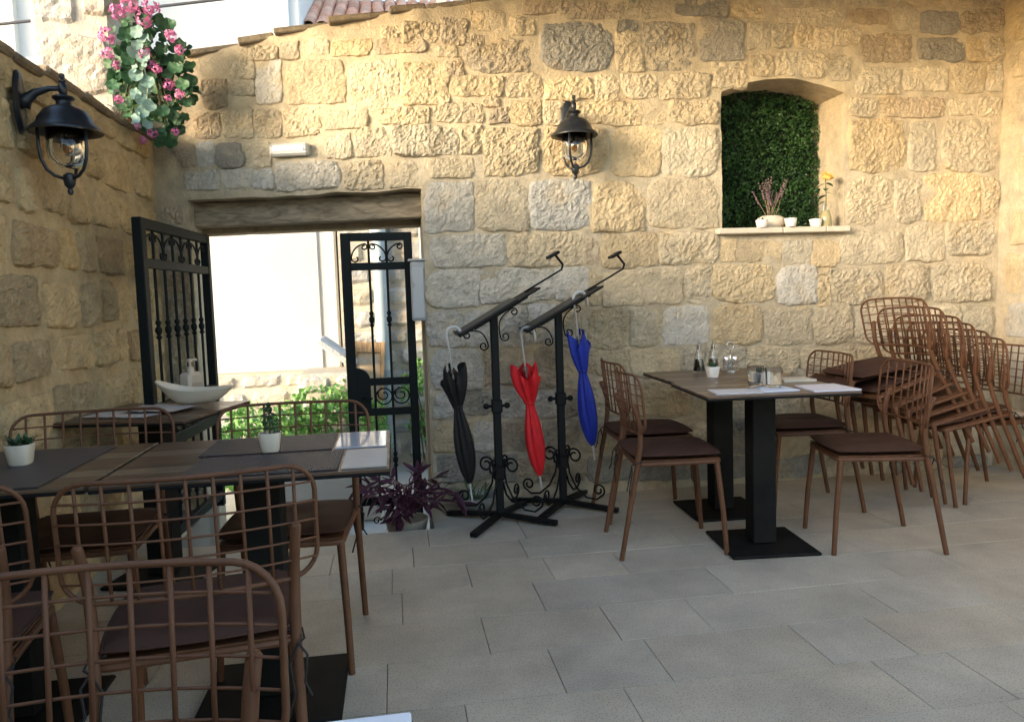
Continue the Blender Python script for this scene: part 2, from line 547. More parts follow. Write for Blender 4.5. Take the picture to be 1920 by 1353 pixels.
STAB = "2,551,26,563,0 26,544,64,565,0 70,543,97,571,4 105,559,142,579,0 151,555,177,573,0 -147,537,-123,550,0 -118,536,-98,554,0 -91,538,-62,553,0 -58,535,-13,550,2 -8,534,47,548,4 63,528,83,539,0 96,511,170,551,5 -149,485,-120,534,1 -114,482,-45,530,0 -40,472,16,526,0 22,476,73,521,2 74,503,90,525,4 78,484,137,504,2 145,483,183,508,0 118,473,132,482,4 -152,446,-122,477,0 -120,447,-76,477,0 -70,452,-22,471,0 -7,453,51,469,0 57,454,112,473,0 122,453,144,469,4 148,451,181,478,2 -70,418,-42,446,0 -36,418,6,448,0 7,417,81,449,0 88,418,111,450,0 114,392,178,446,2 -156,388,-137,409,1 -132,384,-56,415,1 -51,381,-7,412,0 2,381,34,409,0 50,391,99,411,0 43,328,97,384,1 102,328,164,386,0 167,328,242,385,1 245,324,307,382,2 46,286,135,322,1 139,285,232,322,0 234,284,249,314,4 255,281,325,319,2 42,238,100,281,1 104,242,193,280,1 195,243,237,280,1 238,234,250,276,2 254,234,354,276,0 41,192,79,232,1 84,191,114,231,1 123,189,158,236,1 160,193,193,237,1 197,186,231,233,0 235,183,283,229,2 42,140,101,187,1 106,138,119,185,4 123,143,159,183,4 165,135,193,183,4 198,133,226,180,0 230,150,283,178,2 45,108,71,135,1 75,108,110,134,3 114,104,147,133,1 151,100,190,130,1 194,99,220,128,4 225,97,289,144,0 43,65,85,101,2 90,64,117,98,1 122,61,170,96,4 175,56,217,93,4 223,53,284,91,0 43,28,110,59,3 115,23,138,53,3 141,21,177,50,4 181,18,225,46,4 230,16,284,46,3 314,327,402,386,0 329,283,402,319,0 406,284,424,308,2 428,283,461,307,2 466,282,487,306,2 490,280,526,306,0 529,275,566,305,2 360,233,392,276,0 396,233,478,278,2 483,228,534,274,1 539,224,550,268,2 554,226,624,269,0 632,225,690,272,0 698,223,780,272,0 570,276,653,315,0 660,278,713,325,0 718,284,786,325,0 578,326,640,385,0 645,328,677,383,0 686,329,764,387,2 768,331,789,382,2 579,393,656,456,2 665,393,699,454,0 710,392,789,456,0 582,462,615,483,0 622,462,714,484,4 720,464,754,482,0 760,462,790,485,0 588,489,649,520,0 655,494,713,522,0 720,492,768,527,0 773,494,793,527,0 596,529,664,561,4 675,533,740,558,3 744,533,767,561,2 771,533,795,561,0 509,543,556,569,0 478,545,502,572,0 562,549,593,569,0 580,576,633,593,4 642,568,673,594,0 678,566,730,591,3 736,568,793,595,4 659,600,744,618,2 557,599,651,617,0 750,602,795,621,4 472,596,548,614,0 486,574,571,591,0 482,512,514,537,0 516,511,549,536,0 554,506,581,533,0 188,514,271,569,3 281,562,302,571,3 278,514,308,559,0 312,515,374,571,5 384,529,439,576,3 447,542,474,573,0 206,576,285,592,4 291,577,345,598,0 352,582,417,608,3 423,580,465,597,2 168,580,201,598,4 190,481,245,506,2 252,479,278,507,0 285,483,327,509,0 333,483,394,510,0 400,497,441,524,0 447,510,476,533,0 186,451,217,477,0 222,452,336,476,2 345,452,405,478,0 184,392,262,446,2 268,390,330,447,2 334,390,402,448,0 -163,537,-150,548,0 -179,497,-153,513,0 -214,484,-185,516,4 -178,516,-152,535,0 -168,447,-156,479,0 -191,450,-171,477,0 -226,450,-196,477,4 -201,414,-170,442,3 -165,412,-137,440,0 -224,416,-205,444,1 -251,417,-229,445,4 -197,389,-160,409,1 -240,390,-203,410,1 288,183,326,228,0 331,183,388,229,1 395,180,459,228,2 465,177,526,223,0 533,176,582,223,0 589,174,631,220,0 637,171,692,218,0 699,170,737,218,0 744,168,784,215,0 288,146,351,176,2 357,143,381,177,0 386,141,435,175,0 441,138,508,172,0 515,142,586,169,0 594,138,662,167,0 668,129,724,164,0 730,126,783,163,0 295,93,361,138,2 368,90,439,135,0 446,84,512,132,0 519,80,586,133,0 594,76,655,131,0 663,72,733,122,0 740,69,785,120,0 290,46,346,86,0 353,42,389,85,0 396,39,461,80,3 468,34,542,77,0 549,29,617,72,0 625,24,710,67,4 718,19,784,62,0 290,13,360,40,3 367,10,453,34,3 460,6,542,29,3 549,2,632,24,0 640,-1,710,18,3 718,-5,782,14,3"
for k, s in enumerate(STAB.split()):
    a, b, c_, d_, t = [int(q) for q in s.split(',')]
    x0, zb, x1, zt = a / 200, b / 200, c_ / 200, d_ / 200
    zb = max(zb, .01)
    xm, zm = (x0 + x1) / 2, (zb + zt) / 2
    smooth_ = t == 2 and zm > 1.3 and zm < 1.62 and 2.0 < xm < 2.9
    hw, hh = (x1 - x0) / 2 + .019, (zt - zb) / 2 + .016
    rel = .007 + .03 * min(hw, hh) + rs.uniform(0, .012)
    if zm > 2.55: rel *= .7
    if smooth_: rel = .006
    me = stone_mesh(hw, hh, rel, k * 3.7 + 1, matl=STONE, rough=.25 if smooth_ else rs.choice((.55, .8, 1.0, 1.0, 1.2)))
    rz = math.atan2(-.25625, 1) if xm < .2 else 0
    o = put('stone', me, wall, (xm - 1.3, ywall(xm) - 4.65 - .002, zm), (0, 0, rz))
    o.color = tone_color(t, rs)
zz = .02
while zz < 1.80:
    h_ = min(rs.uniform(.16, .26), 1.86 - zz)
    me = stone_mesh(.085, h_ / 2 - .008, .012, zz * 31 + 5, matl=STONE)
    o = put('stone', me, wall, (-1.30 - 1.3, ywall(-1.30) - 4.65 - .002, zz + h_ / 2), (0, 0, math.atan2(-.25625, 1)))
    o.color = tone_color(rs.choice((4, 4, 0)), rs)
    zz += h_
# door lintel underside: projecting rough stones are part of the table above; timber and stone beams behind
lb = MB()
def beam(x0, x1, d0, d1, zb, zt, b=.012):
    n_ = 14; V = []; 
    for i in range(n_ + 1):
        x = x0 + (x1 - x0) * i / n_; y = ywall(x); w_ = .005 * nz((x, zb, 0), 6)
        V += [(x, y + d0 + w_, zb + w_), (x, y + d0 + w_ * .5, zt), (x, y + d1, zt), (x, y + d1, zb + w_)]
    F = []
    for i in range(n_):
        for k in range(4):
            F.append((i * 4 + k, i * 4 + (k + 1) % 4, i * 4 + 4 + (k + 1) % 4, i * 4 + 4 + k))
    F += [(3, 2, 1, 0), tuple(n_ * 4 + k for k in range(4))]
    return [tuple(Vector(v) - OFF) for v in V], F
OLDW = wood('weathered lintel timber', (.16, .125, .085), (.36, .29, .20), .85, 4, 0)
lb.add(*beam(DX0 - .02, DX1 + .02, .13, .30, 1.74, 1.88))
lb.build('lintel_beam', OLDW, wall)
lb2 = MB(); lb2.add(*beam(DX0 - .02, DX1 + .02, .305, .46, 1.705, 1.86))
lb2.build('lintel_beam', rough_stone('old lintel stone', False, (.36, .29, .20), .015, 30), wall)
# coping stones along the wall top
x = -1.58
while x < 1.0:
    L_ = rs.uniform(.16, .42)
    b = MB()
    za = top(x + L_ / 2)
    sl = math.atan2(top(x + L_ + .3) - top(x - .3), L_ + .6)
    b.cbox((0, 0, 0), (L_ - .004, .50, rs.uniform(.026, .042)), .007, Matrix.Rotation(-sl + rs.uniform(-.02, .02), 3, 'Y'))
    o = b.build('coping_stone', STONE, wall, loc=(x + L_ / 2 - 1.3, ywall(x + L_ / 2) - 4.65 + .235 + rs.uniform(-.012, .012), za + .008))
    k_ = rs.uniform(.8, 1.3); o.color = (.27 * k_, .225 * k_, .165 * k_, 1)
    x += L_
# door frame board on the right reveal
fb = MB(); fb.cbox(Vector((.183, 4.93, .42)) - OFF, (.03, .07, 1.55), .004)
fb.build('door_frame_board', mat('beige timber', (.50, .41, .29), .7, var=.15, vscale=9, stretch=(8, 8, 1)), wall)

# ---- left wall
LW = empty('side_wall', (-1.43, 4.0, 0), label='lower ochre limestone wall with a black lantern, left of the gate', cat='wall')
def xleft(y): return -1.46 + (y - 3.0) * .030
mb = MB()
# built along local x = world y, turned afterwards
tl = lambda s_: 2.245 + .03 * nz((s_, 0, 0), 3) + .012 * nz((s_, 4, 0), 9)
tmp = MB()
wall_patch(tmp, -4.0, 5.2, lambda s_: GZ, tl, lambda s_: 0, .42, seed=5)
# local (s, d, z): s along world Y, front faces +X
for (s_, d, z) in tmp.v:
    mb.v.append((xleft(s_) - d + 1.43, s_ - 4.0, z))
mb.f = [tuple(reversed(f)) for f in tmp.f]
LMORT = rough_stone('ochre mortar', False, (.52, .40, .235), .010, 60)
mb.build('wall_body', LMORT, LW, auto=40)
rs = random.Random(23)
z = .02
k = 0
hs = [.20, .24, .22, .26, .21, .25, .23, .22, .24, .18]
for ci, h in enumerate(hs):
    if z + h > 2.22: h = 2.22 - z
    s_ = .6 + rs.uniform(0, .2)
    while s_ < 4.98:
        L_ = rs.choice([.17, .22, .26, .31, .36, .42]) * rs.uniform(.9, 1.1)
        if s_ + L_ > 5.0: L_ = 5.0 - s_
        if L_ > .08:
            t = rs.choice([0, 0, 0, 0, 4, 2, 5, 5])
            if s_ > 1.9 or k % 2 == 0:
                dz = rs.uniform(-.012, .012)
                me = stone_mesh(L_ / 2 - .014, h / 2 - .016, .016 + rs.uniform(0, .018), k * 2.3 + 400, matl=STONE, cell=.011)
                o = put('stone', me, LW, (xleft(s_ + L_ / 2) + 1.43, s_ + L_ / 2 - 4.0, z + h / 2 + dz), (0, 0, R(90) - .03))
                c_ = tone_color(t, rs)
                o.color = (c_[0] * 1.08, c_[1] * .93, c_[2] * .70, 1)
            k += 1
        s_ += L_
    z += h
s_ = .8
while s_ < 5.0:
    L_ = rs.uniform(.18, .42)
    b = MB(); b.cbox((0, 0, 0), (.50, L_ - .006, .04), .012, Matrix.Rotation(rs.uniform(-.05, .05), 3, 'X'))
    o = b.build('coping_stone', STONE, LW, loc=(xleft(s_) + 1.43 - .215 + rs.uniform(-.01, .012), s_ + L_ / 2 - 4.0, tl(s_ + L_ / 2) + .012))
    k_ = rs.uniform(.8, 1.3); o.color = (.27 * k_, .205 * k_, .14 * k_, 1)
    s_ += L_

# ---- right wall
RW = empty('end_wall', (3.95, 3.0, 0), label='smooth yellow limestone wall closing the terrace on the right', cat='wall')
tmp = MB(); mb = MB()
wall_patch(tmp, -3.0, 1.66, lambda s_: GZ, lambda s_: 3.25, lambda s_: 0, .4, seed=8, amp=.005)
for (s_, d, z) in tmp.v: mb.v.append((d, -s_ + 0, z))
mb.f = [tuple(f) for f in tmp.f]
mb.v = [(p[0] + .012 * (p[2]), p[1], p[2]) for p in mb.v]
o = mb.build('wall_body', MORTAR, RW, auto=40)
o.location = (0, 0, 0)
z = .03; k = 0
while z < 3.1:
    h = rs.uniform(.22, .32); s_ = -1.4
    while s_ < 1.55:
        L_ = rs.uniform(.3, .6)
        if s_ + L_ > 1.6: L_ = 1.6 - s_
        if L_ > .1:
            me = stone_mesh(L_ / 2 - .012, h / 2 - .012, .010, k * 1.9 + 900, matl=STONE, rough=.3, cell=.02)
            o = put('stone', me, RW, (.012 * (z + h / 2) + .002, s_ + L_ / 2, z + h / 2), (0, 0, R(-90)))
            c_ = tone_color(rs.choice([0, 0, 2, 1]), rs); o.color = c_
            k += 1
        s_ += L_
    z += h

# ---- roof over the terrace (above the frame; it shades the wall tops)
CAN = empty('terrace_canopy', (1.3, 3.62, 3.27), label='dark boarded canopy roofing the terrace above the frame', kind='structure')
CANW = wood('dark canopy boards', (.06, .04, .028), (.12, .085, .055), .8, 2, 0)
b = MB(); b.box((0, 0, .05), (5.6, 2.75, .05)); b.build('roof_boards', CANW, CAN)
for i in range(4):
    b = MB(); b.box((0, -1.28 + i * .85, -.06), (5.6, .09, .16)); b.build('rafter', CANW, CAN)
HB = MB(); HB.box((-.5, -1.75, 1.2), (2.2, .3, 3.1)); tag(HB.build('box_wall', MORTAR), 'unseen wall added behind the camera to darken the left half of the terrace', kind='structure')  # out of view, added to keep sky light off the left foreground

# ------------------------------------------------------------------ lane and houses beyond the wall
def stone_face(parent, x0, x1, zlo, zhi, off, rnd, hrange=(.2, .3), lrange=(.25, .55), pal=((.55, .52, .46),), mesh_name='stone', relief=.02, cut=None):
    z = zlo; k = 0
    while z < zhi - .05:
        h = min(rnd.uniform(*hrange), zhi - z); x = x0
        while x < x1 - .06:
            L_ = min(rnd.uniform(*lrange), x1 - x)
            if L_ > .08 and not (cut and cut(x + L_ / 2, z + h / 2)):
                me = stone_mesh(L_ / 2 - .012, h / 2 - .012, relief, rnd.uniform(0, 900), cell=.045, matl=OUTSTONE)
                o = put(mesh_name, me, parent, (x + L_ / 2, off, z + h / 2))
                c_ = rnd.choice(pal); kk = rnd.uniform(.88, 1.12)
                o.color = (c_[0] * kk, c_[1] * kk, c_[2] * kk, 1)
            x += L_
        z += h
rs = random.Random(5)
PAL = ((.47, .465, .44), (.46, .43, .37), (.42, .42, .41), (.50, .50, .48))
# plaster house opposite the gate
H1 = empty('plaster_house', (-2.6, 7.6, GZ), label='cream plastered house front on a rough stone base across the lane', cat='house')
b = MB(); b.cbox((0, 2.03, 2.41), (3.85, 4.0, 2.9), .02); b.build('plaster_wall', PINKPL, H1)
b = MB(); b.box((0, 2.0, .48), (3.8, 3.9, .98)); b.build('stone_base', OUTMORTAR, H1)
stone_face(H1, .1, 1.9, .25, .955, .045, rs, (.14, .24), (.2, .42), PAL, relief=.03)
b = MB(); b.cbox((1.97, 2.0, 1.95), (.22, 3.9, 3.4), .02); b.build('corner_pilaster', mat('pale grey render', (.55, .56, .55), .9, var=.08, vscale=4, bump=.3, bscale=40), H1)
# stone house further right
H2 = empty('stone_house', (.6, 7.57, GZ), label='pale rubble stone house with a blue grey drainpipe across the lane', cat='house')
b = MB(); b.box((.5, 2.05, 1.72), (3.2, 4.0, 3.44)); b.build('wall_body', OUTMORTAR, H2)
stone_face(H2, -1.08, .6, .05, 3.0, .045, rs, (.16, .3), (.22, .55), PAL, relief=.03)
PIPE = mat('blue grey painted pipe', (.34, .43, .50), .4)
b = MB(); b.tube([(-.72, -.04, .2), (-.715, -.04, 3.3)], .062, 14); pp = b.build('drainpipe', PIPE, H2, auto=50)
PCOL = mat('pipe collar', (.50, .57, .62), .4)
for zz in (.95, 2.25):
    b = MB(); b.tube([(-.72, -.04, zz), (-.72, -.04, zz + .09)], .075, 14); b.build('pipe_collar', PCOL, pp, auto=50)
b = MB(); b.tube([(-.30, -.02, 1.7), (-.30, -.02, 3.3)], .035, 10); b.build('cable_duct', PIPE, H2, auto=50)
b = MB(); b.cbox((-.17, -.05, 1.75), (.19, .10, .9), .01); b.build('shutter', mat('pale shutter', (.60, .66, .68), .6), H2)
b = MB()
for i in range(6): b.cbox((.05, -.08, 2.0 + i * .09), (.3, .03, .06), .006)
b.build('window_grille', PLASTW, H2)
# leaning boards
BRD = empty('leaning_board', (-.33, 7.2, GZ), label='old framed wooden panel leaning on the stone house beside the drainpipe', cat='board')
Mx = Matrix.Rotation(R(-11), 3, 'X') @ Matrix.Rotation(R(4), 3, 'Y')
OB = wood('old orange board', (.30, .17, .07), (.52, .36, .2), .8, 4, 2)
b = MB(); b.cbox(Mx @ Vector((0, 0, .63)), (.22, .02, 1.2), .004, Mx); b.build('panel', mat('stained panel', (.60, .56, .47), .8, c2=(.42, .28, .13), vscale=5), BRD)
for sx in (-.13, .13):
    b = MB(); b.cbox(Mx @ Vector((sx, -.01, .63)), (.04, .04, 1.25), .004, Mx); b.build('frame_side', OB, BRD)
b = MB(); b.cbox(Mx @ Vector((0, -.01, 1.2)), (.22, .042, .10), .004, Mx); b.build('frame_top', OB, BRD)
# sloping stone slab on the bed wall
b = MB(); b.cbox((0, 0, 0), (.40, .5, .07), .02, Matrix.Rotation(R(38), 3, 'Y'))
o = b.build('stone_slab', OUTSTONE, loc=(-.52, 7.25, .80)); o.color = (.45, .49, .54, 1)
tag(o, 'sloping blue grey stone slab on top of the planting bed wall', 'stone slab')
BW = empty('bed_wall', (-.9, 6.9, GZ), label='low rubble wall holding the ivy bed across the lane', cat='wall')
b = MB(); b.cbox((.3, .3, .5), (.5, .7, 1.0), .03); b.cbox((-1.0, .35, .3), (2.0, .5, .6), .03); b.build('wall_body', OUTMORTAR, BW)
stone_face(BW, .06, .54, .2, 1.0, -.05, rs, (.16, .26), (.18, .3), PAL, relief=.03)
stone_face(BW, -2.0, .04, .02, .6, .10, rs, (.16, .24), (.2, .4), PAL, relief=.03)
b = MB(); b.cbox((0, 0, .17), (.95, .2, .34), .012); o = b.build('planter_block', PLASTER, loc=(-.62, 5.8, GZ))
tag(o, 'low cream block edging the planting bed just beyond the gate', 'planter')

# ---- foliage helpers
def leaf_mesh(name, L_, W_, m, fold=.25, bend=.2):
    V = []; F = []
    prof = [(0, .10), (.18, .62), (.42, 1.0), (.68, .8), (.88, .4), (1, .02)]
    for (t, wd) in prof:
        y = t * L_; zc = -bend * L_ * t * t
        V += [(-wd * W_ / 2, y, zc + fold * wd * W_ / 2), (0, y, zc), (wd * W_ / 2, y, zc + fold * wd * W_ / 2)]
    for i in range(len(prof) - 1):
        for k in range(2):
            p = i * 3 + k
            F.append((p, p + 1, p + 4, p + 3))
    q = MB(); q.v = V; q.f = F
    return q.mesh(name, m, True)
def foliage(pts, size, rnd, name, m, parent, asp=.6, upb=.3):
    V = []; F = []
    for p in pts:
        d = Vector((rnd.gauss(0, 1), rnd.gauss(0, 1), rnd.gauss(upb, 1))).normalized()
        a = d.orthogonal().normalized(); a.rotate(Matrix.Rotation(rnd.uniform(0, 6.28), 3, d))
        b_ = d.cross(a)
        s_ = size * rnd.uniform(.6, 1.3)
        p = Vector(p); o = len(V)
        V += [p - a * s_, p - a * s_ * .1 + b_ * s_ * asp + d * s_ * .15, p + a * s_, p - a * s_ * .1 - b_ * s_ * asp + d * s_ * .15]
        F += [(o, o + 1, o + 2), (o, o + 2, o + 3)]
    q = MB(); q.v = V; q.f = F
    return q.build(name, m, parent)
def leafmat(name, c, c2, rough=.45, trl=.25):
    m = mat(name, c, rough, c2=c2, vscale=9, detail=2, world=True, spec=.4)
    n = m.node_tree.nodes; L = m.node_tree.links
    b = n['Principled BSDF']; out = n['Material Output']
    tr = n.new('ShaderNodeBsdfTranslucent')
    src = b.inputs['Base Color'].links[0].from_socket
    L.new(src, tr.inputs[0])
    mx = n.new('ShaderNodeMixShader'); mx.inputs[0].default_value = trl
    L.new(b.outputs[0], mx.inputs[1]); L.new(tr.outputs[0], mx.inputs[2]); L.new(mx.outputs[0], out.inputs[0])
    return m
IVY = leafmat('fresh ivy leaves', (.10, .26, .06), (.26, .46, .16))
STEM = mat('plant stem', (.13, .12, .05), .8)
rs = random.Random(31)
for i, (bx, by, bz, rx, ry, rzz, nn, lab) in enumerate([
        (-1.12, 6.35, .12, .55, .35, .36, 2000, 'leafy green ivy bush on the left of the bed beyond the gate'),
        (-.52, 6.5, .20, .45, .35, .40, 1900, 'leafy green ivy bush on the right of the bed, behind the wire chair'),
        (-.60, 6.0, -.02, .42, .22, .16, 900, 'low trailing ivy hanging over the cream block beyond the gate'),
        (.26, 7.35, .35, .25, .12, .42, 420, 'sparse creeper climbing the stone house right of the drainpipe')]):
    B = empty('ivy_bush', (bx, by, GZ), label=lab, cat='bush', group=None)
    pts = []
    while len(pts) < nn:
        p = Vector((rs.uniform(-1, 1), rs.uniform(-1, 1), rs.uniform(-1, 1)))
        if p.length > 1 or p.length < .35: continue
        if noise.noise(p * 2.2 + Vector((i * 7, 0, 0))) < -.02: continue
        k = 1 + .3 * noise.noise(p * 3 + Vector((i, 4, 0)))
        pts.append((p.x * rx * k, p.y * ry * k, bz - GZ + p.z * rzz * k))
    foliage(pts, .034, rs, 'foliage', IVY, B)
    b = MB()
    for s_ in range(7):
        a = rs.uniform(0, 6.28); e = (math.cos(a) * rx * .7, math.sin(a) * ry * .7, bz - GZ + rs.uniform(-.1, .8) * rzz)
        b.tube([(rs.uniform(-.05, .05), rs.uniform(-.05, .05), 0), (e[0] * .4, e[1] * .4, e[2] * .6), e], [.010, .007, .003], 5)
    b.build('stem', STEM, B)

# ---- tall stone pillar behind the side wall
PL = empty('stone_pillar', (-1.715, 5.06, GZ), label='tall sunlit stone pillar rising behind the side wall beside the pink flowers', cat='pillar')
b = MB(); b.cbox((0, 0, 2.6), (.44, .5, 5.2), .03); b.build('pillar_core', OUTMORTAR, PL)
for (xx, zz, w_, h_) in [(-.12, 2.55, .26, .30), (.15, 2.6, .22, .36), (0, 2.98, .5, .36), (-.1, 3.38, .3, .38), (.16, 3.40, .2, .34), (.02, 3.8, .46, .36), (0, 4.2, .48, .36), (0, 4.6, .48, .36)]:
    me = stone_mesh(w_ / 2 * .85, h_ / 2, .02, xx * 40 + zz * 9, cell=.03, matl=OUTSTONE)
    put('stone', me, PL, (xx * .85, -.252, zz)).color = rs.choice([(.50, .46, .38, 1), (.49, .47, .44, 1), (.46, .41, .35, 1)])
for zz in (2.6, 3.0, 3.4, 3.8, 4.2, 4.6):
    me = stone_mesh(.23, .17, .02, zz * 7 + 3, cell=.03, matl=OUTSTONE)
    put('stone', me, PL, (.222, 0, zz), (0, 0, R(90))).color = (.50, .38, .26, 1)  # side stones coloured browner: the pillar's shaded face painted in
# ---- white house and tiled roof behind the wall
WH = empty('white_house', (-2.4, 12.0, GZ), label='white rendered house wall seen above the stone wall, left of the tiled roof', cat='house')
b = MB(); b.cbox((.02, 3, 4.5), (2.44, 6, 9), .02); b.build('rendered_wall', mat('white render', (.62, .61, .59), .9, var=.04, vscale=1.5, bump=.2, bscale=30), WH)
b = MB(); b.cbox((.98, -.04, 4.5), (.22, .1, 9), .01); b.build('corner_strip', mat('pale strip', (.70, .73, .74), .9), WH)
WH2 = empty('white_house', (-7.3, 11.0, GZ), label='pale rendered house behind the left wall, left of the stone pillar', cat='house')
b = MB(); b.cbox((.6, 3, 4.2), (5.2, 6, 8.4), .02); b.build('rendered_wall', mat('pale render', (.62, .60, .57), .9, var=.05, vscale=2, bump=.2, bscale=30), WH2)
b = MB(); b.cbox((2.6, -.05, 4.2), (.3, .12, 8.4), .01); b.build('corner_strip', PLASTER, WH2)
RF = empty('tiled_house', (.3, 12.6, GZ + .62), label='house with a terracotta barrel tile roof seen above the stone wall', cat='house')
b = MB(); b.box((.4, 2.2, 2.24), (3.7, 4.0, 5.62)); b.build('box_wall', PLASTER, RF)
TER = mat('terracotta tile', (.50, .22, .15), .85, objcol=True, var=.2, vscale=6, bump=.4, bscale=40, world=True)
PITCHR = R(27)
tm = MB(); V = []; F = []
n_ = 8
for i in range(2):
    for k in range(n_ + 1):
        a = PI * k / n_
        rr = .105 if i == 0 else .09
        V.append((math.cos(a) * rr, i * .46, math.sin(a) * rr * .8))
for k in range(n_): F.append((k, k + 1, n_ + 2 + k, n_ + 1 + k))
for i in range(2):
    for k in range(n_ + 1):
        a = PI * k / n_
        rr = .088 if i == 0 else .073
        V.append((math.cos(a) * rr, i * .46, math.sin(a) * rr * .8))
o2 = 2 * (n_ + 1)
for k in range(n_):
    F.append((o2 + k + 1, o2 + k, o2 + n_ + 1 + k, o2 + n_ + 2 + k))
    F.append((k + 1, k, o2 + k, o2 + k + 1))
tm.v = V; tm.f = F
tile = tm.mesh('roof_tile', TER, True)
roof = MB(); cr_, sr_ = math.cos(PITCHR), math.sin(PITCHR)
roof.add([(-1.5, 0, 5.22), (2.4, 0, 5.22), (2.4, 3.2 * cr_, 5.22 + 3.2 * sr_), (-1.5, 3.2 * cr_, 5.22 + 3.2 * sr_), (-1.5, .02, 5.12), (2.4, .02, 5.12)], [(0, 1, 2, 3), (4, 5, 1, 0)])
rf = roof.build('roof', mat('roof bed', (.30, .15, .10), .9), RF)
rs = random.Random(77)
for j in range(8):
    for i in range(18):
        xx = -1.4 + i * .212; s_ = -.06 + j * .36
        o = put('roof_tile', tile, rf, (xx + rs.uniform(-.006, .006), s_ * cr_, 5.225 + s_ * sr_ + .012), (PITCHR + .03, 0, rs.uniform(-.02, .02)))
        k = rs.uniform(.8, 1.25); g_ = rs.uniform(0, .10)
        o.color = (.66 * k + g_ * .4, .33 * k + g_, .22 * k + g_, 1)
b = MB(); b.tube([(-.6, -.10, 5.16), (2.4, -.10, 5.16)], .05, 10); b.build('gutter', mat('pale gutter', (.6, .6, .6), .5), RF)
b = MB(); b.cbox((.72, 1.0, 5.75), (.16, .16, .7), .01); b.build('chimney', PLASTER, RF)
# overhead cable
b = MB()
P0, P1 = Vector((-4.2, 7.1, 3.45)), Vector((1.5, 7.1, 4.25))
b.tube([P0.lerp(P1, t / 12) + Vector((0, 0, -.02 * math.sin(PI * t / 12))) for t in range(13)], .013, 6)
tag(b.build('overhead_cable', mat('dark cable', (.05, .05, .06), .6)), 'thin dark cable strung across the sky above the walls', 'cable')

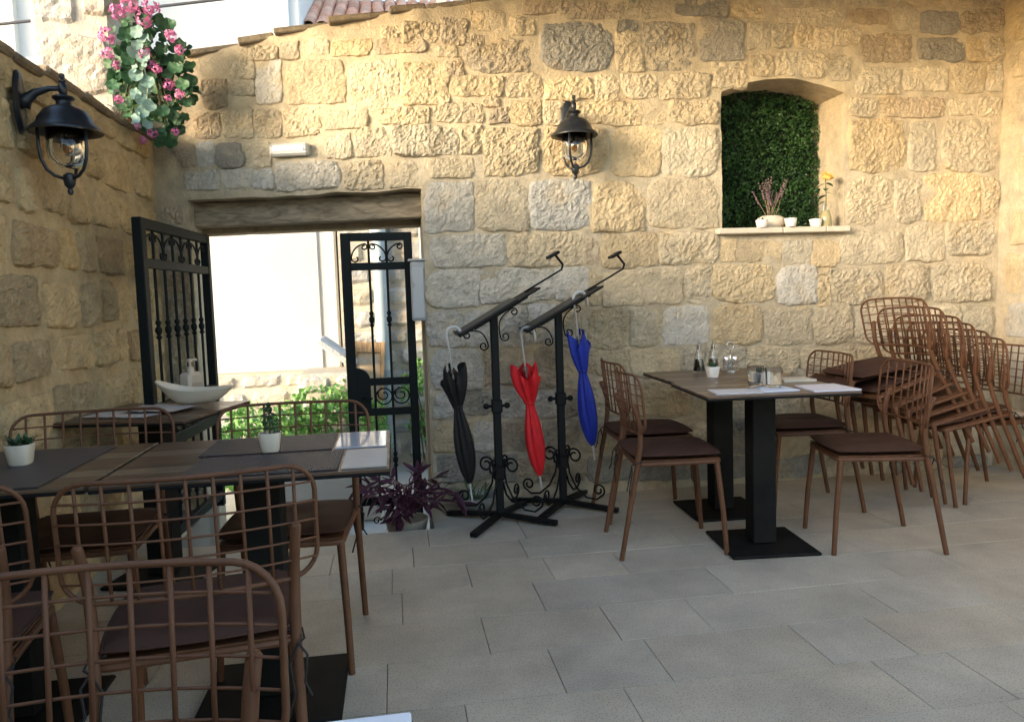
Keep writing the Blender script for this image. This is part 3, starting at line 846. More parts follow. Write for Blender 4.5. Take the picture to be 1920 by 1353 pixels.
# ------------------------------------------------------------------ chairs
def make_chair(cush=CUSH):
    c = empty('wire_chair')
    for sx in (-1, 1):
        b = MB(); b.tube([(sx * .212, .238, 0), (sx * .205, .225, .2), (sx * .192, .20, .442)], [.0115, .0125, .0135], 10)
        b.build('leg', TUBE, c, auto=40)
    for sx in (-1, 1):
        b = MB()
        pts = [(sx * .222, -.262, 0), (sx * .218, -.215, .25), (sx * .215, -.178, .44), (sx * .217, -.163, .54), (sx * .220, -.163, .62), (sx * .224, -.178, .68), (sx * .228, -.194, .722), (sx * .228, -.1955, .727), (sx * .2283, -.196, .729)]
        b.tube(pts, [.0115, .0125, .013, .013, .0125, .0125, .0125, .009, .003], 10)
        b.build('leg', TUBE, c, auto=40)
    b = MB()
    loop = []
    for (cx, cy_, a0) in ((.17, .185, 0), (-.17, .185, 90), (-.18, -.15, 180), (.18, -.15, 270)):
        for k in range(4):
            a = R(a0 + k * 30); loop.append((cx + .03 * math.cos(a), cy_ + .03 * math.sin(a), .444))
    b.tube(loop, .0105, 8, True)
    b.build('seat_frame', TUBE, c, auto=40)
    b = MB(); b.cbox((0, .015, .457), (.405, .40, .006), .002); b.build('seat', TUBE, c)
    # cushion
    n_ = 14; V = []; F = []
    for sgn in (1, -1):
        for j in range(n_ + 1):
            for i in range(n_ + 1):
                a = 2 * i / n_ - 1; d = 2 * j / n_ - 1
                k = 1 - .07 * a * a * d * d
                ed = max(abs(a), abs(d))
                hgt = (1 - ed ** 6)
                puff = .018 + .006 * nz((a, d, 0), 1.6, 3) - .006 * max(0, 1 - 6 * (a * a + d * d))
                z = .4825 + sgn * puff * hgt ** .6 + (.004 * math.sin(a * 9) * (1 - abs(d)) * hgt if sgn > 0 else 0)
                V.append((a * .213 * k, .015 + d * .213 * k, z))
    m1 = (n_ + 1) ** 2
    for j in range(n_):
        for i in range(n_):
            p = j * (n_ + 1) + i
            F.append((p, p + 1, p + n_ + 2, p + n_ + 1))
            F.append((m1 + p + 1, m1 + p, m1 + p + n_ + 1, m1 + p + n_ + 2))
    b = MB(); b.v = V; b.f = F
    cu = b.build('cushion', cush, c, smooth=True)
    lp = []
    for q in range(40):
        t = q / 10; sd_ = int(t); f_ = 2 * (t - sd_) - 1
        a, d = [(f_, -1), (1, f_), (-f_, 1), (-1, -f_)][sd_]
        k = 1 - .07 * a * a * d * d
        lp.append((a * .214 * k, .015 + d * .214 * k, .4825))
    b = MB(); b.tube(lp, .0036, 6, True); b.build('piping', cush, cu, smooth=True)
    for sx in (-1, 1):
        b = MB()
        x = sx * .218
        b.tube([(sx * .19, -.185, .475), (x + sx * .012, -.16, .462), (x + sx * .015, -.195, .452), (x, -.205, .445), (x - sx * .02, -.20, .40), (x - sx * .012, -.215, .33), (x - sx * .03, -.21, .27)], .0032, 5)
        b.tube([(x, -.203, .447), (x + sx * .02, -.215, .42), (x + sx * .012, -.225, .36), (x + sx * .026, -.235, .33)], .0032, 5)
        b.build('cushion_tie', TIE, c)
    # backrest: rounded wire panel, bent round the sitter
    Hh_, Wd, rc = .275, .275, .068
    def S(u, v): return (u, -.196 - .10 * v + .052 * (u / Wd) ** 2, .588 + v)
    loop = []
    for (cx, cz, a0) in ((Wd - rc, Hh_ - rc, 0), (-Wd + rc, Hh_ - rc, 90), (-Wd + rc, rc, 180), (Wd - rc, rc, 270)):
        for k in range(7):
            a = R(a0 + k * 15); loop.append((cx + rc * math.cos(a), cz + rc * math.sin(a)))
    full = []
    for i, p in enumerate(loop):
        q = loop[(i + 1) % len(loop)]
        full.append(p)
        d = math.hypot(q[0] - p[0], q[1] - p[1])
        for t in range(1, int(d / .05)): full.append((p[0] + (q[0] - p[0]) * t / int(d / .05), p[1] + (q[1] - p[1]) * t / int(d / .05)))
    b = MB(); b.tube([S(*p) for p in full], .0058, 8, True)
    bk = b.build('backrest', TUBE, c, smooth=True)
    def vlim(u):
        e = abs(u) - (Wd - rc)
        k = rc - math.sqrt(max(0, rc * rc - e * e)) if e > 0 else 0
        return k, Hh_ - k
    for i in range(9):
        u = -.228 + i * .057
        lo, hi = vlim(u)
        b = MB(); b.tube([S(u, lo), S(u, (lo + hi) / 2), S(u, hi)], .0042, 6); b.build('wire', WIRE, bk, smooth=True)
    for i in range(5):
        v = .046 + i * .046
        e = max(rc - v, v - (Hh_ - rc), 0)
        ul = Wd - rc + math.sqrt(max(0, rc * rc - e * e))
        b = MB(); b.tube([(lambda q: (q[0], q[1] - .005, q[2]))(S(-ul + 2 * ul * t / 10, v)) for t in range(11)], .0028, 6); b.build('wire', WIRE, bk, smooth=True)
    return c
chair0 = make_chair()
CH = [  # x, y, z, turn, pitch, label, group
    (1.28, 3.62, 0, -96, 0, 'wire chair with dark cushion, nearest to the umbrella stands, at the front right table', None),
    (1.37, 4.20, 0, -93, 0, 'wire chair behind the nearer one, beside the blue umbrella and against the stone wall', None),
    (2.236, 3.416, 0, 78, 0, 'wire chair with its back to the chair stack, at the front right table', None),
    (2.26, 4.10, 0, 84, 0, 'wire chair half hidden at the wall end of the right tables, before the stack', None),
    (-.395, 2.81, 0, 178, 0, 'wire chair with its back to the open gate, facing the camera across the left table', None),
    (-1.10, 2.87, 0, 184, 0, 'wire chair facing the camera beside the left stone wall, behind the left table', None),
    (-.50, 1.99, 0, 8, 0, 'wire chair seen from behind, pushed under the near side of the left table', None),
    (-1.12, 1.98, 0, 6, 0, 'wire chair cut off by the left edge of the photo, beside the left table', None),
    (-.45, .955, 0, 181, 0, 'nearest wire chair, its back filling the bottom left corner of the photo', None),
]
chairs = []
for i, (x, y, z, rz, pt, lab, grp) in enumerate(CH):
    o = chair0 if i == 0 else copy_tree(chair0)
    o.location = (x, y, z); o.rotation_euler = (R(-pt), 0, R(rz))
    tag(o, lab, 'chair')
    o['group'] = 'wire chairs at the tables'
# stack in the corner
ORD = ['lowest of the leaning chairs in the corner stack', 'second leaning chair from the bottom of the corner stack', 'third leaning chair from the bottom of the corner stack',
       'third leaning chair from the top of the corner stack', 'second leaning chair from the top of the corner stack', 'topmost wire chair of the leaning corner stack']
STK = [(x_ + .025, z_, p_) for (x_, z_, p_) in [(3.225, .034, 11), (3.160, .078, 13), (3.08, .122, 13.5), (3.015, .163, 14.5), (2.957, .215, 17.5), (2.863, .271, 18)]]
for i, (x, z, pt) in enumerate(STK):
    o = copy_tree(chair0)
    o.location = (x, 4.02 + .008 * i, z); o.rotation_euler = (R(-pt), 0, R(92 + (.8 * i - 2)))
    tag(o, ORD[i], 'chair', 'stacked wire chairs in the corner')
    if 0 < i < 5:
        for chd in list(o.children):
            if chd.name.startswith('cushion'):
                for g_ in list(chd.children): bpy.data.objects.remove(g_)
                bpy.data.objects.remove(chd)
base = make_chair(CUSHP)
base.location = (3.34, 4.06, 0); base.rotation_euler = (0, 0, R(90))
tag(base, 'upright wire chair with pale cushion under the leaning stack', 'chair', 'stacked wire chairs in the corner')

cush_me = [c_ for c_ in chair0.children if c_.name.startswith('cushion') and 'tie' not in c_.name][0].data
for i, (x, y, z, rz, ry, lab) in enumerate([(2.735, 4.02, .305, 92, -9, 'loose brown cushion shoved forward on top of the chair stack'), (2.60, 4.10, .245, 84, -13, 'loose brown cushion hanging off the front of the chair stack')]):
    o = put('seat_cushion', cush_me, None, (x, y, z), (R(ry), 0, R(rz)))
    tag(o, lab, 'cushion', 'loose cushions on the chair stack')

# ------------------------------------------------------------------ tables
def make_table(name, wd, dp, loc, rz, label, ped=.112, base=.44, group='pedestal tables', bshift=(0, 0), planks=True, topm=None):
    t = empty(name, loc, R(rz), label, 'table', group)
    H_ = .77
    b = MB(); b.cbox((0, 0, H_ - .014), (wd, dp, .010), .003); b.build('top_edge', TEDGE, t)
    n_ = 5; x0 = -dp / 2
    hs_ = [.22, .12, .28, .14, .24]
    if topm:
        b = MB(); b.cbox((0, 0, H_ - .0045), (wd - .004, dp - .004, .009), .002); b.build('table_top', topm, t)
    else:
        for i in range(n_):
            h = hs_[i] * dp
            b = MB(); b.cbox((0, 0, 0), (wd - .004, h - .0006, .009), .0012)
            b.build('plank', TWOOD2 if i in (1, 3) else TWOOD, t, loc=(0, x0 + h / 2, H_ - .0045))
            x0 += h
    b = MB(); b.cbox((bshift[0], bshift[1], .387), (ped, ped, .73), .004); b.build('pedestal', BLACKM, t)
    b = MB(); b.cbox((bshift[0], bshift[1], .7435), (.30, .30, .012), .003); b.build('mount_plate', BLACKM, t)
    b = MB(); b.cbox((bshift[0], bshift[1], .008), (base, base, .016), .006); b.build('foot_plate', BLACKM, t)
    return t
make_table('cafe_table', .70, .60, (1.715, 3.49, 0), -5, 'front pedestal table with two ribbed glasses, right of the umbrella stands', base=.42)
make_table('cafe_table', .70, .60, (1.775, 4.10, 0), -2, 'back pedestal table with oil and vinegar bottles against the stone wall', base=.42)
make_table('cafe_table', .79, .67, (-.425, 2.50, 0), 0, 'pedestal table with dark mats and a small conifer, left of the floor', bshift=(0, -.02))
make_table('cafe_table', .575, .67, (-1.118, 2.51, 0), 0, 'pedestal table with a succulent pot at the left edge of the photo', bshift=(-.06, 0), base=.40)
make_table('cafe_table', .62, .64, (-1.10, 3.74, 0), -14, 'pedestal table with newspapers and a boat shaped bowl beside the open gate', base=.40)
make_table('cafe_table', .80, .70, (-.393, .50, 0), 1, 'table with a pale top, only its corner showing at the bottom edge', topm=WHITEW, base=.40)

# ---- left table things
TZ = .771
def sheet(name, pts, m, label, cat, z=TZ, th=.003, group=None):
    V = [(x, y, z) for (x, y) in pts] + [(x, y, z + th) for (x, y) in pts]
    n_ = len(pts)
    cx = sum(p[0] for p in pts) / n_; cy_ = sum(p[1] for p in pts) / n_
    V = [(x - cx, y - cy_, zz - z) for (x, y, zz) in V]
    F = [tuple(range(n_ - 1, -1, -1)), tuple(n_ + i for i in range(n_))] + [(i, (i + 1) % n_, n_ + (i + 1) % n_, n_ + i) for i in range(n_)]
    b = MB(); b.add(V, F)
    o = b.build(name, m, loc=(cx, cy_, z))
    return tag(o, label, cat, group)
GP = 'dark woven placemats on the left tables'
sheet('placemat', [(-.60, 2.185), (-.175, 2.185), (-.175, 2.47), (-.60, 2.47)], MATW, 'dark woven placemat on the near side of the left table, before the conifer pot', 'placemat', group=GP)
sheet('placemat', [(-.62, 2.505), (-.215, 2.505), (-.215, 2.805), (-.62, 2.805)], MATW, 'dark woven placemat on the far side of the left table, behind the conifer pot', 'placemat', group=GP)
sheet('placemat', [(-1.395, 2.20), (-.955, 2.20), (-.955, 2.80), (-1.395, 2.80)], MATW, 'large dark woven mat under the succulent pot at the left edge', 'placemat', group=GP)
sheet('menu_sheet', [(-.205, 2.51), (-.045, 2.51), (-.045, 2.80), (-.205, 2.80)], GLOSSP, 'glossy pale blue menu sheet on the corner of the left table', 'menu')
sheet('sheen_sheet', [(-.165, 2.19), (-.04, 2.19), (-.04, 2.47), (-.165, 2.47)], mat('grey sheen', (.36, .36, .35), .35, var=.06, vscale=6), 'pale grey sheen sheet imitating gloss on the near corner of the left table', 'sheen')  # pale sheen of the bare tabletop, put in as a grey sheet

def pot_square(name, loc, s, h, m, label, group=None, rz=0, taper=.78):
    t = empty(name, loc, R(rz), label, 'plant pot', group)
    a, c_ = s / 2, s / 2 * taper
    b = MB()
    def ring(r, z, n_=16):
        out = []
        for k in range(n_):
            an = 2 * PI * k / n_ + PI / n_
            q = (abs(math.cos(an)) ** 5 + abs(math.sin(an)) ** 5) ** (-1 / 5)
            out.append((r * q * math.cos(an), r * q * math.sin(an), z))
        return out
    rr = [ring(c_ * .94, 0), ring(c_, .004), ring(a, h - .003), ring(a * .98, h), ring(a * .90, h), ring(a * .88, h * .82)]
    V = [p for q in rr for p in q]; F = [tuple(range(15, -1, -1)), tuple(80 + k for k in range(16))]
    for i in range(5):
        for k in range(16): F.append((i * 16 + k, i * 16 + (k + 1) % 16, i * 16 + 16 + (k + 1) % 16, i * 16 + 16 + k))
    b.add(V, F); b.build('pot', m, t, auto=45)
    b = MB(); b.lathe([(0, h * .86), (a * .85, h * .85), (a * .86, h * .8)], 12); b.build('soil', mat('soil', (.04, .03, .02), 1), t)
    return t
SUCC = leafmat('succulent green', (.03, .075, .035), (.07, .13, .06), .5, .1)
CONI = leafmat('dwarf conifer green', (.025, .07, .03), (.06, .13, .06), .6, .1)
sl = leaf_mesh('succulent_leaf', .05, .018, SUCC, .3, -.1)
def rosette(t, z, n_, s_, rnd, spread=1.0, me=sl, name='leaf'):
    for k in range(n_):
        a = k * 2.4; tilt = R(20 + 60 * (1 - k / n_)) * spread
        put(name, me, t, (0.006 * math.cos(a), .006 * math.sin(a), z), (R(90) - tilt, 0, a), s_ * rnd.uniform(.8, 1.1))
rs = random.Random(4)
p = pot_square('succulent_pot', (-1.150, 2.555, TZ + .003), .074, .062, CERAM, 'cream square pot with a spiky succulent at the left edge')
for (ox, oy) in ((-.02, 0), (.02, .012), (0, -.018), (0.005, .02)):
    for k in range(8):
        a = k * .785 + ox * 40
        put('leaf', sl, p, (ox, oy, .056), (R(rs.uniform(15, 60)), 0, a), rs.uniform(.6, .95))
p = pot_square('conifer_pot', (-.405, 2.525, TZ + .003), .068, .060, CERAM, 'cream square pot with a tiny conifer in the middle of the left table')
b = MB(); b.tube([(0, 0, .05), (.002, 0, .15)], [.004, .002], 6); b.build('trunk', STEM, p)
pts = []
for k in range(420):
    h = rs.uniform(0, 1); r_ = (.042 * (1 - h) + .004) * math.sqrt(rs.uniform(.2, 1)) * (.75 + .35 * math.sin(h * 34)); a = rs.uniform(0, 6.28)
    pts.append((r_ * math.cos(a), r_ * math.sin(a), .058 + h * .095))
foliage(pts, .007, rs, 'foliage', CONI, p, .35, .6)

# ---- back left table things: newspapers, bowl, soap bottle
def paper(pts, z, m, label, rnd, th=.002):
    # slightly rippled sheet
    (x0, y0), (x1, y1), (x2, y2), (x3, y3) = pts
    n_ = 8; V = []; F = []
    cx = (x0 + x2) / 2; cy_ = (y0 + y2) / 2; s0 = rnd.uniform(0, 50)
    for lay in (0, 1):
        for j in range(n_ + 1):
            for i in range(n_ + 1):
                u, v = i / n_, j / n_
                x = (x0 * (1 - u) + x1 * u) * (1 - v) + (x3 * (1 - u) + x2 * u) * v
                y = (y0 * (1 - u) + y1 * u) * (1 - v) + (y3 * (1 - u) + y2 * u) * v
                V.append((x - cx, y - cy_, abs(.007 * noise.noise(Vector((u * 3 + s0, v * 2, 0)))) + lay * th))
    q = (n_ + 1) ** 2
    for j in range(n_):
        for i in range(n_):
            p_ = j * (n_ + 1) + i
            F.append((q + p_, q + p_ + 1, q + p_ + n_ + 2, q + p_ + n_ + 1)); F.append((p_ + 1, p_, p_ + n_ + 1, p_ + n_ + 2))
    b = MB(); b.add(V, F)
    return tag(b.build('newspaper', m, loc=(cx, cy_, z), smooth=True), label, 'newspaper', 'newspapers on the table by the gate')
rs = random.Random(12)
paper([(-1.38, 3.62), (-1.08, 3.50), (-.98, 3.72), (-1.30, 3.86)], TZ + .001, NEWS, 'crumpled newspaper lying nearest the stone wall on the table by the gate', rs)
paper([(-1.22, 3.66), (-.98, 3.58), (-.90, 3.82), (-1.18, 3.93)], TZ + .011, NEWS, 'newspaper lying on top of the other, beside the boat shaped bowl', rs)
bt = empty('serving_bowl', (-.935, 3.80, TZ + .022), R(-8), 'boat shaped cream ceramic bowl on the newspapers by the gate', 'bowl')
V = []; F = []
NU, NV = 24, 8
for lay in (0, 1):
    for j in range(NV + 1):
        t = j / NV
        for i in range(NU):
            a = 2 * PI * i / NU
            r_ = (.35 + .65 * t ** .8) * (1 - .035 * lay)
            x = .175 * r_ * math.cos(a); y = .075 * r_ * math.sin(a)
            rim = .062 + .045 * max(0, -math.cos(a)) ** 2 + .012 * max(0, math.cos(a)) ** 2
            V.append((x * (1 + .05 * t), y, rim * t ** 1.5 + .004 * lay))
m1 = (NV + 1) * NU
for j in range(NV):
    for i in range(NU):
        i2 = (i + 1) % NU
        F.append((j * NU + i, j * NU + i2, j * NU + NU + i2, j * NU + NU + i))
        F.append((m1 + j * NU + i2, m1 + j * NU + i, m1 + j * NU + NU + i, m1 + j * NU + NU + i2))
for i in range(NU):
    i2 = (i + 1) % NU
    F.append((NV * NU + i, NV * NU + i2, m1 + NV * NU + i2, m1 + NV * NU + i))
F.append(tuple(range(NU - 1, -1, -1))); F.append(tuple(m1 + k for k in range(NU)))
b = MB(); b.add(V, F); b.build('bowl', CERAM, bt, auto=50)
sp = empty('soap_dispenser', (-1.005, 4.02, TZ), 20, 'pale square soap dispenser bottle behind the boat shaped bowl', 'dispenser')
SOAP = mat('beige bottle', (.55, .47, .38), .4, var=.05)
b = MB(); b.cbox((0, 0, .075), (.10, .07, .15), .014); b.build('bottle', SOAP, sp)
b = MB(); b.cbox((0, -.0365, .07), (.075, .003, .06), .001); b.build('label_patch', mat('bottle label', (.42, .35, .28), .6), sp)
b = MB(); b.lathe([(.018, .15), (.018, .175), (.006, .177), (.006, .20), (.014, .201), (.014, .215), (0, .217)], 12); b.tube([(0, 0, .209), (.045, 0, .209), (.05, 0, .203)], .006, 6); b.build('pump', SOAP, sp, auto=40)

# ---- right table things
rs = random.Random(9)
def ribbed_glass(loc, label):
    g_ = empty('glass_tumbler', loc, 0, label, 'glass', 'ribbed glass tumblers')
    n_ = 48; H_ = .095; V = []; F = []
    prof = [(.030, 0), (.0335, .004), (.0345, .016), (.0355, .018), (.0385, H_ - .012), (.0387, H_), (.0372, H_), (.0365, H_ - .012), (.0325, .019), (.030, .016), (0.0001, .015)]
    for pi_, (r_, z) in enumerate(prof):
        for k in range(n_):
            rr = r_ + (.0008 if (pi_ in (3, 4) and k % 2) else 0)
            an = 2 * PI * k / n_
            V.append((rr * math.cos(an), rr * math.sin(an), z))
    for i in range(len(prof) - 1):
        for k in range(n_):
            F.append((i * n_ + k, i * n_ + (k + 1) % n_, i * n_ + n_ + (k + 1) % n_, i * n_ + n_ + k))
    F.append(tuple(range(n_ - 1, -1, -1)))
    b = MB(); b.add(V, F); b.build('tumbler', GLASS, g_, auto=35)
    return g_
ribbed_glass((1.725, 3.555, TZ), 'ribbed glass tumbler standing further back, left of its twin')
ribbed_glass((1.742, 3.400, TZ + .002), 'ribbed glass tumbler standing nearer, beside the white menu sheet')
def folded(pts, z, m, label, name='menu_card', cat='menu', th=.006):
    return sheet(name, pts, m, label, cat, z, th, 'pale menus on the right tables')
folded([(1.405, 3.275), (1.62, 3.255), (1.66, 3.39), (1.43, 3.44)], TZ, PAPER, 'pale paper menu on the left front of the right table')
folded([(1.63, 3.27), (1.80, 3.27), (1.80, 3.45), (1.66, 3.44)], TZ, mat('blue white napkin', (.66, .70, .80), .8), 'folded white napkin under the nearer glass', 'napkin', 'napkin')
folded([(1.83, 3.20), (2.045, 3.18), (2.055, 3.42), (1.86, 3.43)], TZ, mat('lilac white sheet', (.68, .67, .74), .5), 'white menu sheet on the right corner of the front table')
folded([(1.90, 3.60), (2.055, 3.57), (2.06, 3.70), (1.91, 3.72)], TZ, mat('cream folder', (.52, .48, .40), .6), 'cream menu folder near the far right edge of the front table', th=.012)
ct = empty('cutlery_pair', (1.665, 3.43, TZ + .006), R(-55), 'steel knife and fork crossed on the napkin beside the glasses', 'cutlery')
for i, (dx, rz) in enumerate(((-.012, .06), (.012, -.05))):
    b = MB(); b.cbox((0, 0, .004), (.012, .16, .003), .001, Matrix.Rotation(rz, 3, 'Z')); o = b.build('knife' if i else 'fork', CHROME, ct); o.location = (dx, 0, .002 * i)
VIN = mat('dark vinegar', (.008, .004, .003), .1); OIL = mat('golden oil', (.55, .27, .02), .1, trans=.3)
def bottle(loc, liq, label):
    t = empty('cruet_bottle', loc, 0, label, 'bottle', 'oil and vinegar bottles')
    b = MB(); b.lathe([(.030, .006), (.0305, .014), (.023, .074), (0, .075)], 18); b.build('liquid', liq, t, auto=40)
    b = MB(); b.lathe([(.034, 0), (.0345, .012), (.026, .082), (.014, .122), (.012, .145), (.016, .152), (.0145, .152), (.0105, .144), (.0125, .121), (.0245, .081), (.0325, .013), (.0315, .005), (0.0001, .004)], 20)
    b.build('glass_body', GLASS, t, auto=40)
    b = MB(); b.lathe([(.010, .13), (.0105, .158), (.004, .162), (.004, .178), (0, .179)], 10); b.build('stopper', CHROME, t, auto=40)
bottle((1.735, 4.29, TZ), VIN, 'dark vinegar bottle on the back table, left of the oil')
bottle((1.815, 4.275, TZ), OIL, 'golden olive oil bottle on the back table, beside the vinegar')
cr = empty('spice_stand', (1.905, 4.24, TZ), 0, 'chrome ring stand holding salt and pepper shakers on the back table', 'stand')
b = MB(); b.lathe([(.05, 0), (.05, .006), (.045, .008), (0, .008)], 18); b.build('tray', CHROME, cr, auto=40)
b = MB(); b.tube([(0, 0, .005), (0, 0, .125)], .003, 6); b.tube([(.022 * math.sin(2 * PI * k / 16), 0, .147 - .022 * math.cos(2 * PI * k / 16)) for k in range(16)], .003, 6, True); b.build('handle', CHROME, cr, smooth=True)
for zz in (.03, .06):
    b = MB(); b.tube([(.05 * math.cos(2 * PI * k / 20), .03 * math.sin(2 * PI * k / 20), zz) for k in range(20)], .002, 5, True); b.build('rail', CHROME, cr, smooth=True)
for dx in (-.026, .026):
    b = MB(); b.lathe([(.017, .009), (.017, .065)], 12, (dx, 0, 0)); s_ = b.build('shaker', mat('shaker glass', (.25, .22, .18), .15), cr, auto=40)
    b = MB(); b.lathe([(.018, .065), (.018, .078), (.012, .088), (0, .09)], 12, (dx, 0, 0)); b.build('lid', CHROME, s_, auto=40)
for (x, y, lab) in ((1.685, 3.975, 'white square pot with a succulent on the back right table'), (1.775, 3.60, 'white square pot with a succulent between the two glasses')):
    p = pot_square('succulent_pot', (x, y, TZ), .066, .058, WCER, lab, 'white succulent pots on the right tables', 10)
    for k in range(14):
        put('leaf', sl, p, (rs.uniform(-.012, .012), rs.uniform(-.012, .012), .05), (R(rs.uniform(25, 75)), 0, k * 2.4), rs.uniform(.55, .85))

# ------------------------------------------------------------------ menu stands
def spiral(cx, cz, r0, r1, a0, a1, n_=18):
    out = []
    for k in range(n_ + 1):
        t = k / n_; a = R(a0 + (a1 - a0) * t); r_ = r0 + (r1 - r0) * t
        out.append((cx + r_ * math.cos(a), cz + r_ * math.sin(a)))
    return out
def scurve(p0, p1, r0, r1, bow, n_=10):
    """bar from p0 to p1 (2-D) bowed sideways, rolled into a volute at each end"""
    p0 = Vector(p0); p1 = Vector(p1); d = (p1 - p0); nrm = Vector((-d.y, d.x)).normalized()
    pts = []
    for k in range(n_ + 1):
        t = k / n_
        pts.append(p0 + d * t + nrm * bow * math.sin(PI * t))
    def vol(pe, tang, r_, side):
        c_ = pe + Vector((-tang.y, tang.x)) * r_ * side
        a0 = math.atan2(pe.y - c_.y, pe.x - c_.x)
        return [c_ + Vector((math.cos(a0 + side * a), math.sin(a0 + side * a))) * r_ * (1 - .62 * a / 7.4) for a in [7.4 * q / 16 for q in range(1, 17)]]
    t1 = (pts[-1] - pts[-2]).normalized(); t0 = (pts[0] - pts[1]).normalized()
    sg = 1 if bow > 0 else -1
    tail = vol(pts[-1], t1, r1, -sg) if r1 else []
    head = vol(pts[0], t0, r0, sg) if r0 else []
    return [tuple(q) for q in reversed(head)] + [tuple(q) for q in pts] + [tuple(q) for q in tail]
def make_stand():
    s = empty('menu_stand')
    for k in range(4):
        a = R(45 + 90 * k + 12)
        d = Vector((math.cos(a), math.sin(a), 0))
        b = MB(); b.bar(d * .02 + Vector((0, 0, .040)), d * .335 + Vector((0, 0, .018)), .036, .024); b.build('foot', IRON, s)
    b = MB(); b.cbox((0, 0, .59), (.042, .042, 1.12), .004); b.build('post', IRON, s)
    b = MB(); b.cbox((0, 0, .645), (.058, .058, .075), .006); cl = b.build('collar', IRON, s)
    for dx, dy in ((1, 0), (-1, 0)):
        b = MB(); b.tube([(dx * .028, 0, .645), (dx * .045, 0, .645)], .008, 8); b.ball((dx * .058, 0, .645), .017, 10, 8); b.build('knob', IRON, cl, smooth=True)
    b = MB(); b.cbox((0, 0, .275), (.062, .062, .075), .006); b.build('collar', IRON, s)
    for k in range(4):
        a = R(45 + 90 * k + 12); d = Vector((math.cos(a), math.sin(a), 0))
        pth = [(.055, .31), (.035, .26), (.05, .19), (.10, .12), (.17, .075), (.23, .09), (.262, .15)]
        up_ = spiral(.078, .315, .045, .016, 150, -300)
        pts = list(reversed(up_))
        pts = [q for q in up_[::-1]] + [(.034, .28), (.045, .21), (.085, .13), (.15, .075), (.21, .07), (.25, .10)] + spiral(.222, .125, .036, .013, -20, 400)
        b = MB(); b.tube([d * x + Vector((0, 0, z)) for (x, z) in pts], .0058, 6); b.build('base_scroll', IRON, s, smooth=True)
    # sloping tray, low on the left
    al = R(29)
    ax = Vector((math.cos(al), 0, math.sin(al))); nm = Vector((-math.sin(al), 0, math.cos(al)))
    M = Matrix((ax, Vector((0, 1, 0)), nm)).transposed()
    c0 = Vector((.015, 0, 1.160))
    b = MB(); b.cbox(c0, (.50, .34, .010), .003, M); tr = b.build('tray', IRON, s)
    b = MB(); b.cbox(c0 + nm * .0105 - ax * .06, (.36, .31, .009), .002, M); b.build('menu_folder', mat('black menu cover', (.016, .016, .017), .4), tr)
    b = MB(); b.cbox(c0 - ax * .245 + nm * .010, (.010, .34, .022), .002, M); b.build('lip', IRON, tr)
    b = MB(); b.cbox(c0 - nm * .014 + ax * .02, (.34, .03, .022), .003, M); b.build('tray_bracket', IRON, s)
    # little volutes under the tray
    for pts in (scurve((-.035, .985), (-.15, 1.06), .026, .022, -.035), scurve((.035, 1.02), (.10, 1.175), .026, .022, .035)):
        b = MB(); b.tube([(x, 0, z) for (x, z) in pts], .004, 6); b.build('bracket_scroll', IRON, s, smooth=True)
    # reading-light arm
    for dy in (-.012, .012):
        e0 = c0 + ax * .19 + nm * .012; e1 = c0 + ax * .43 + nm * .012; e2 = e1 + ax * .02 + nm * .02; e3 = e2 - ax * .01 + nm * .065
        b = MB(); b.tube([p + Vector((0, dy, 0)) for p in (e0, e1, e2, e3)], .0042, 6); b.build('light_arm', IRON, s, smooth=True)
    b = MB(); b.cbox(e3 + nm * .008 - ax * .012, (.062, .12, .016), .003, M); b.build('light_head', IRON, s)
    return s
s1 = make_stand(); s1.location = (.535, 4.215, 0)
tag(s1, 'black iron menu stand holding the black umbrella, nearest the gate', 'stand', 'black iron menu stands')
s2 = copy_tree(s1); s2.location = (.93, 4.385, 0); s2.rotation_euler = (0, 0, R(-3))
tag(s2, 'black iron menu stand with the red and blue umbrellas, against the wall', 'stand', 'black iron menu stands')

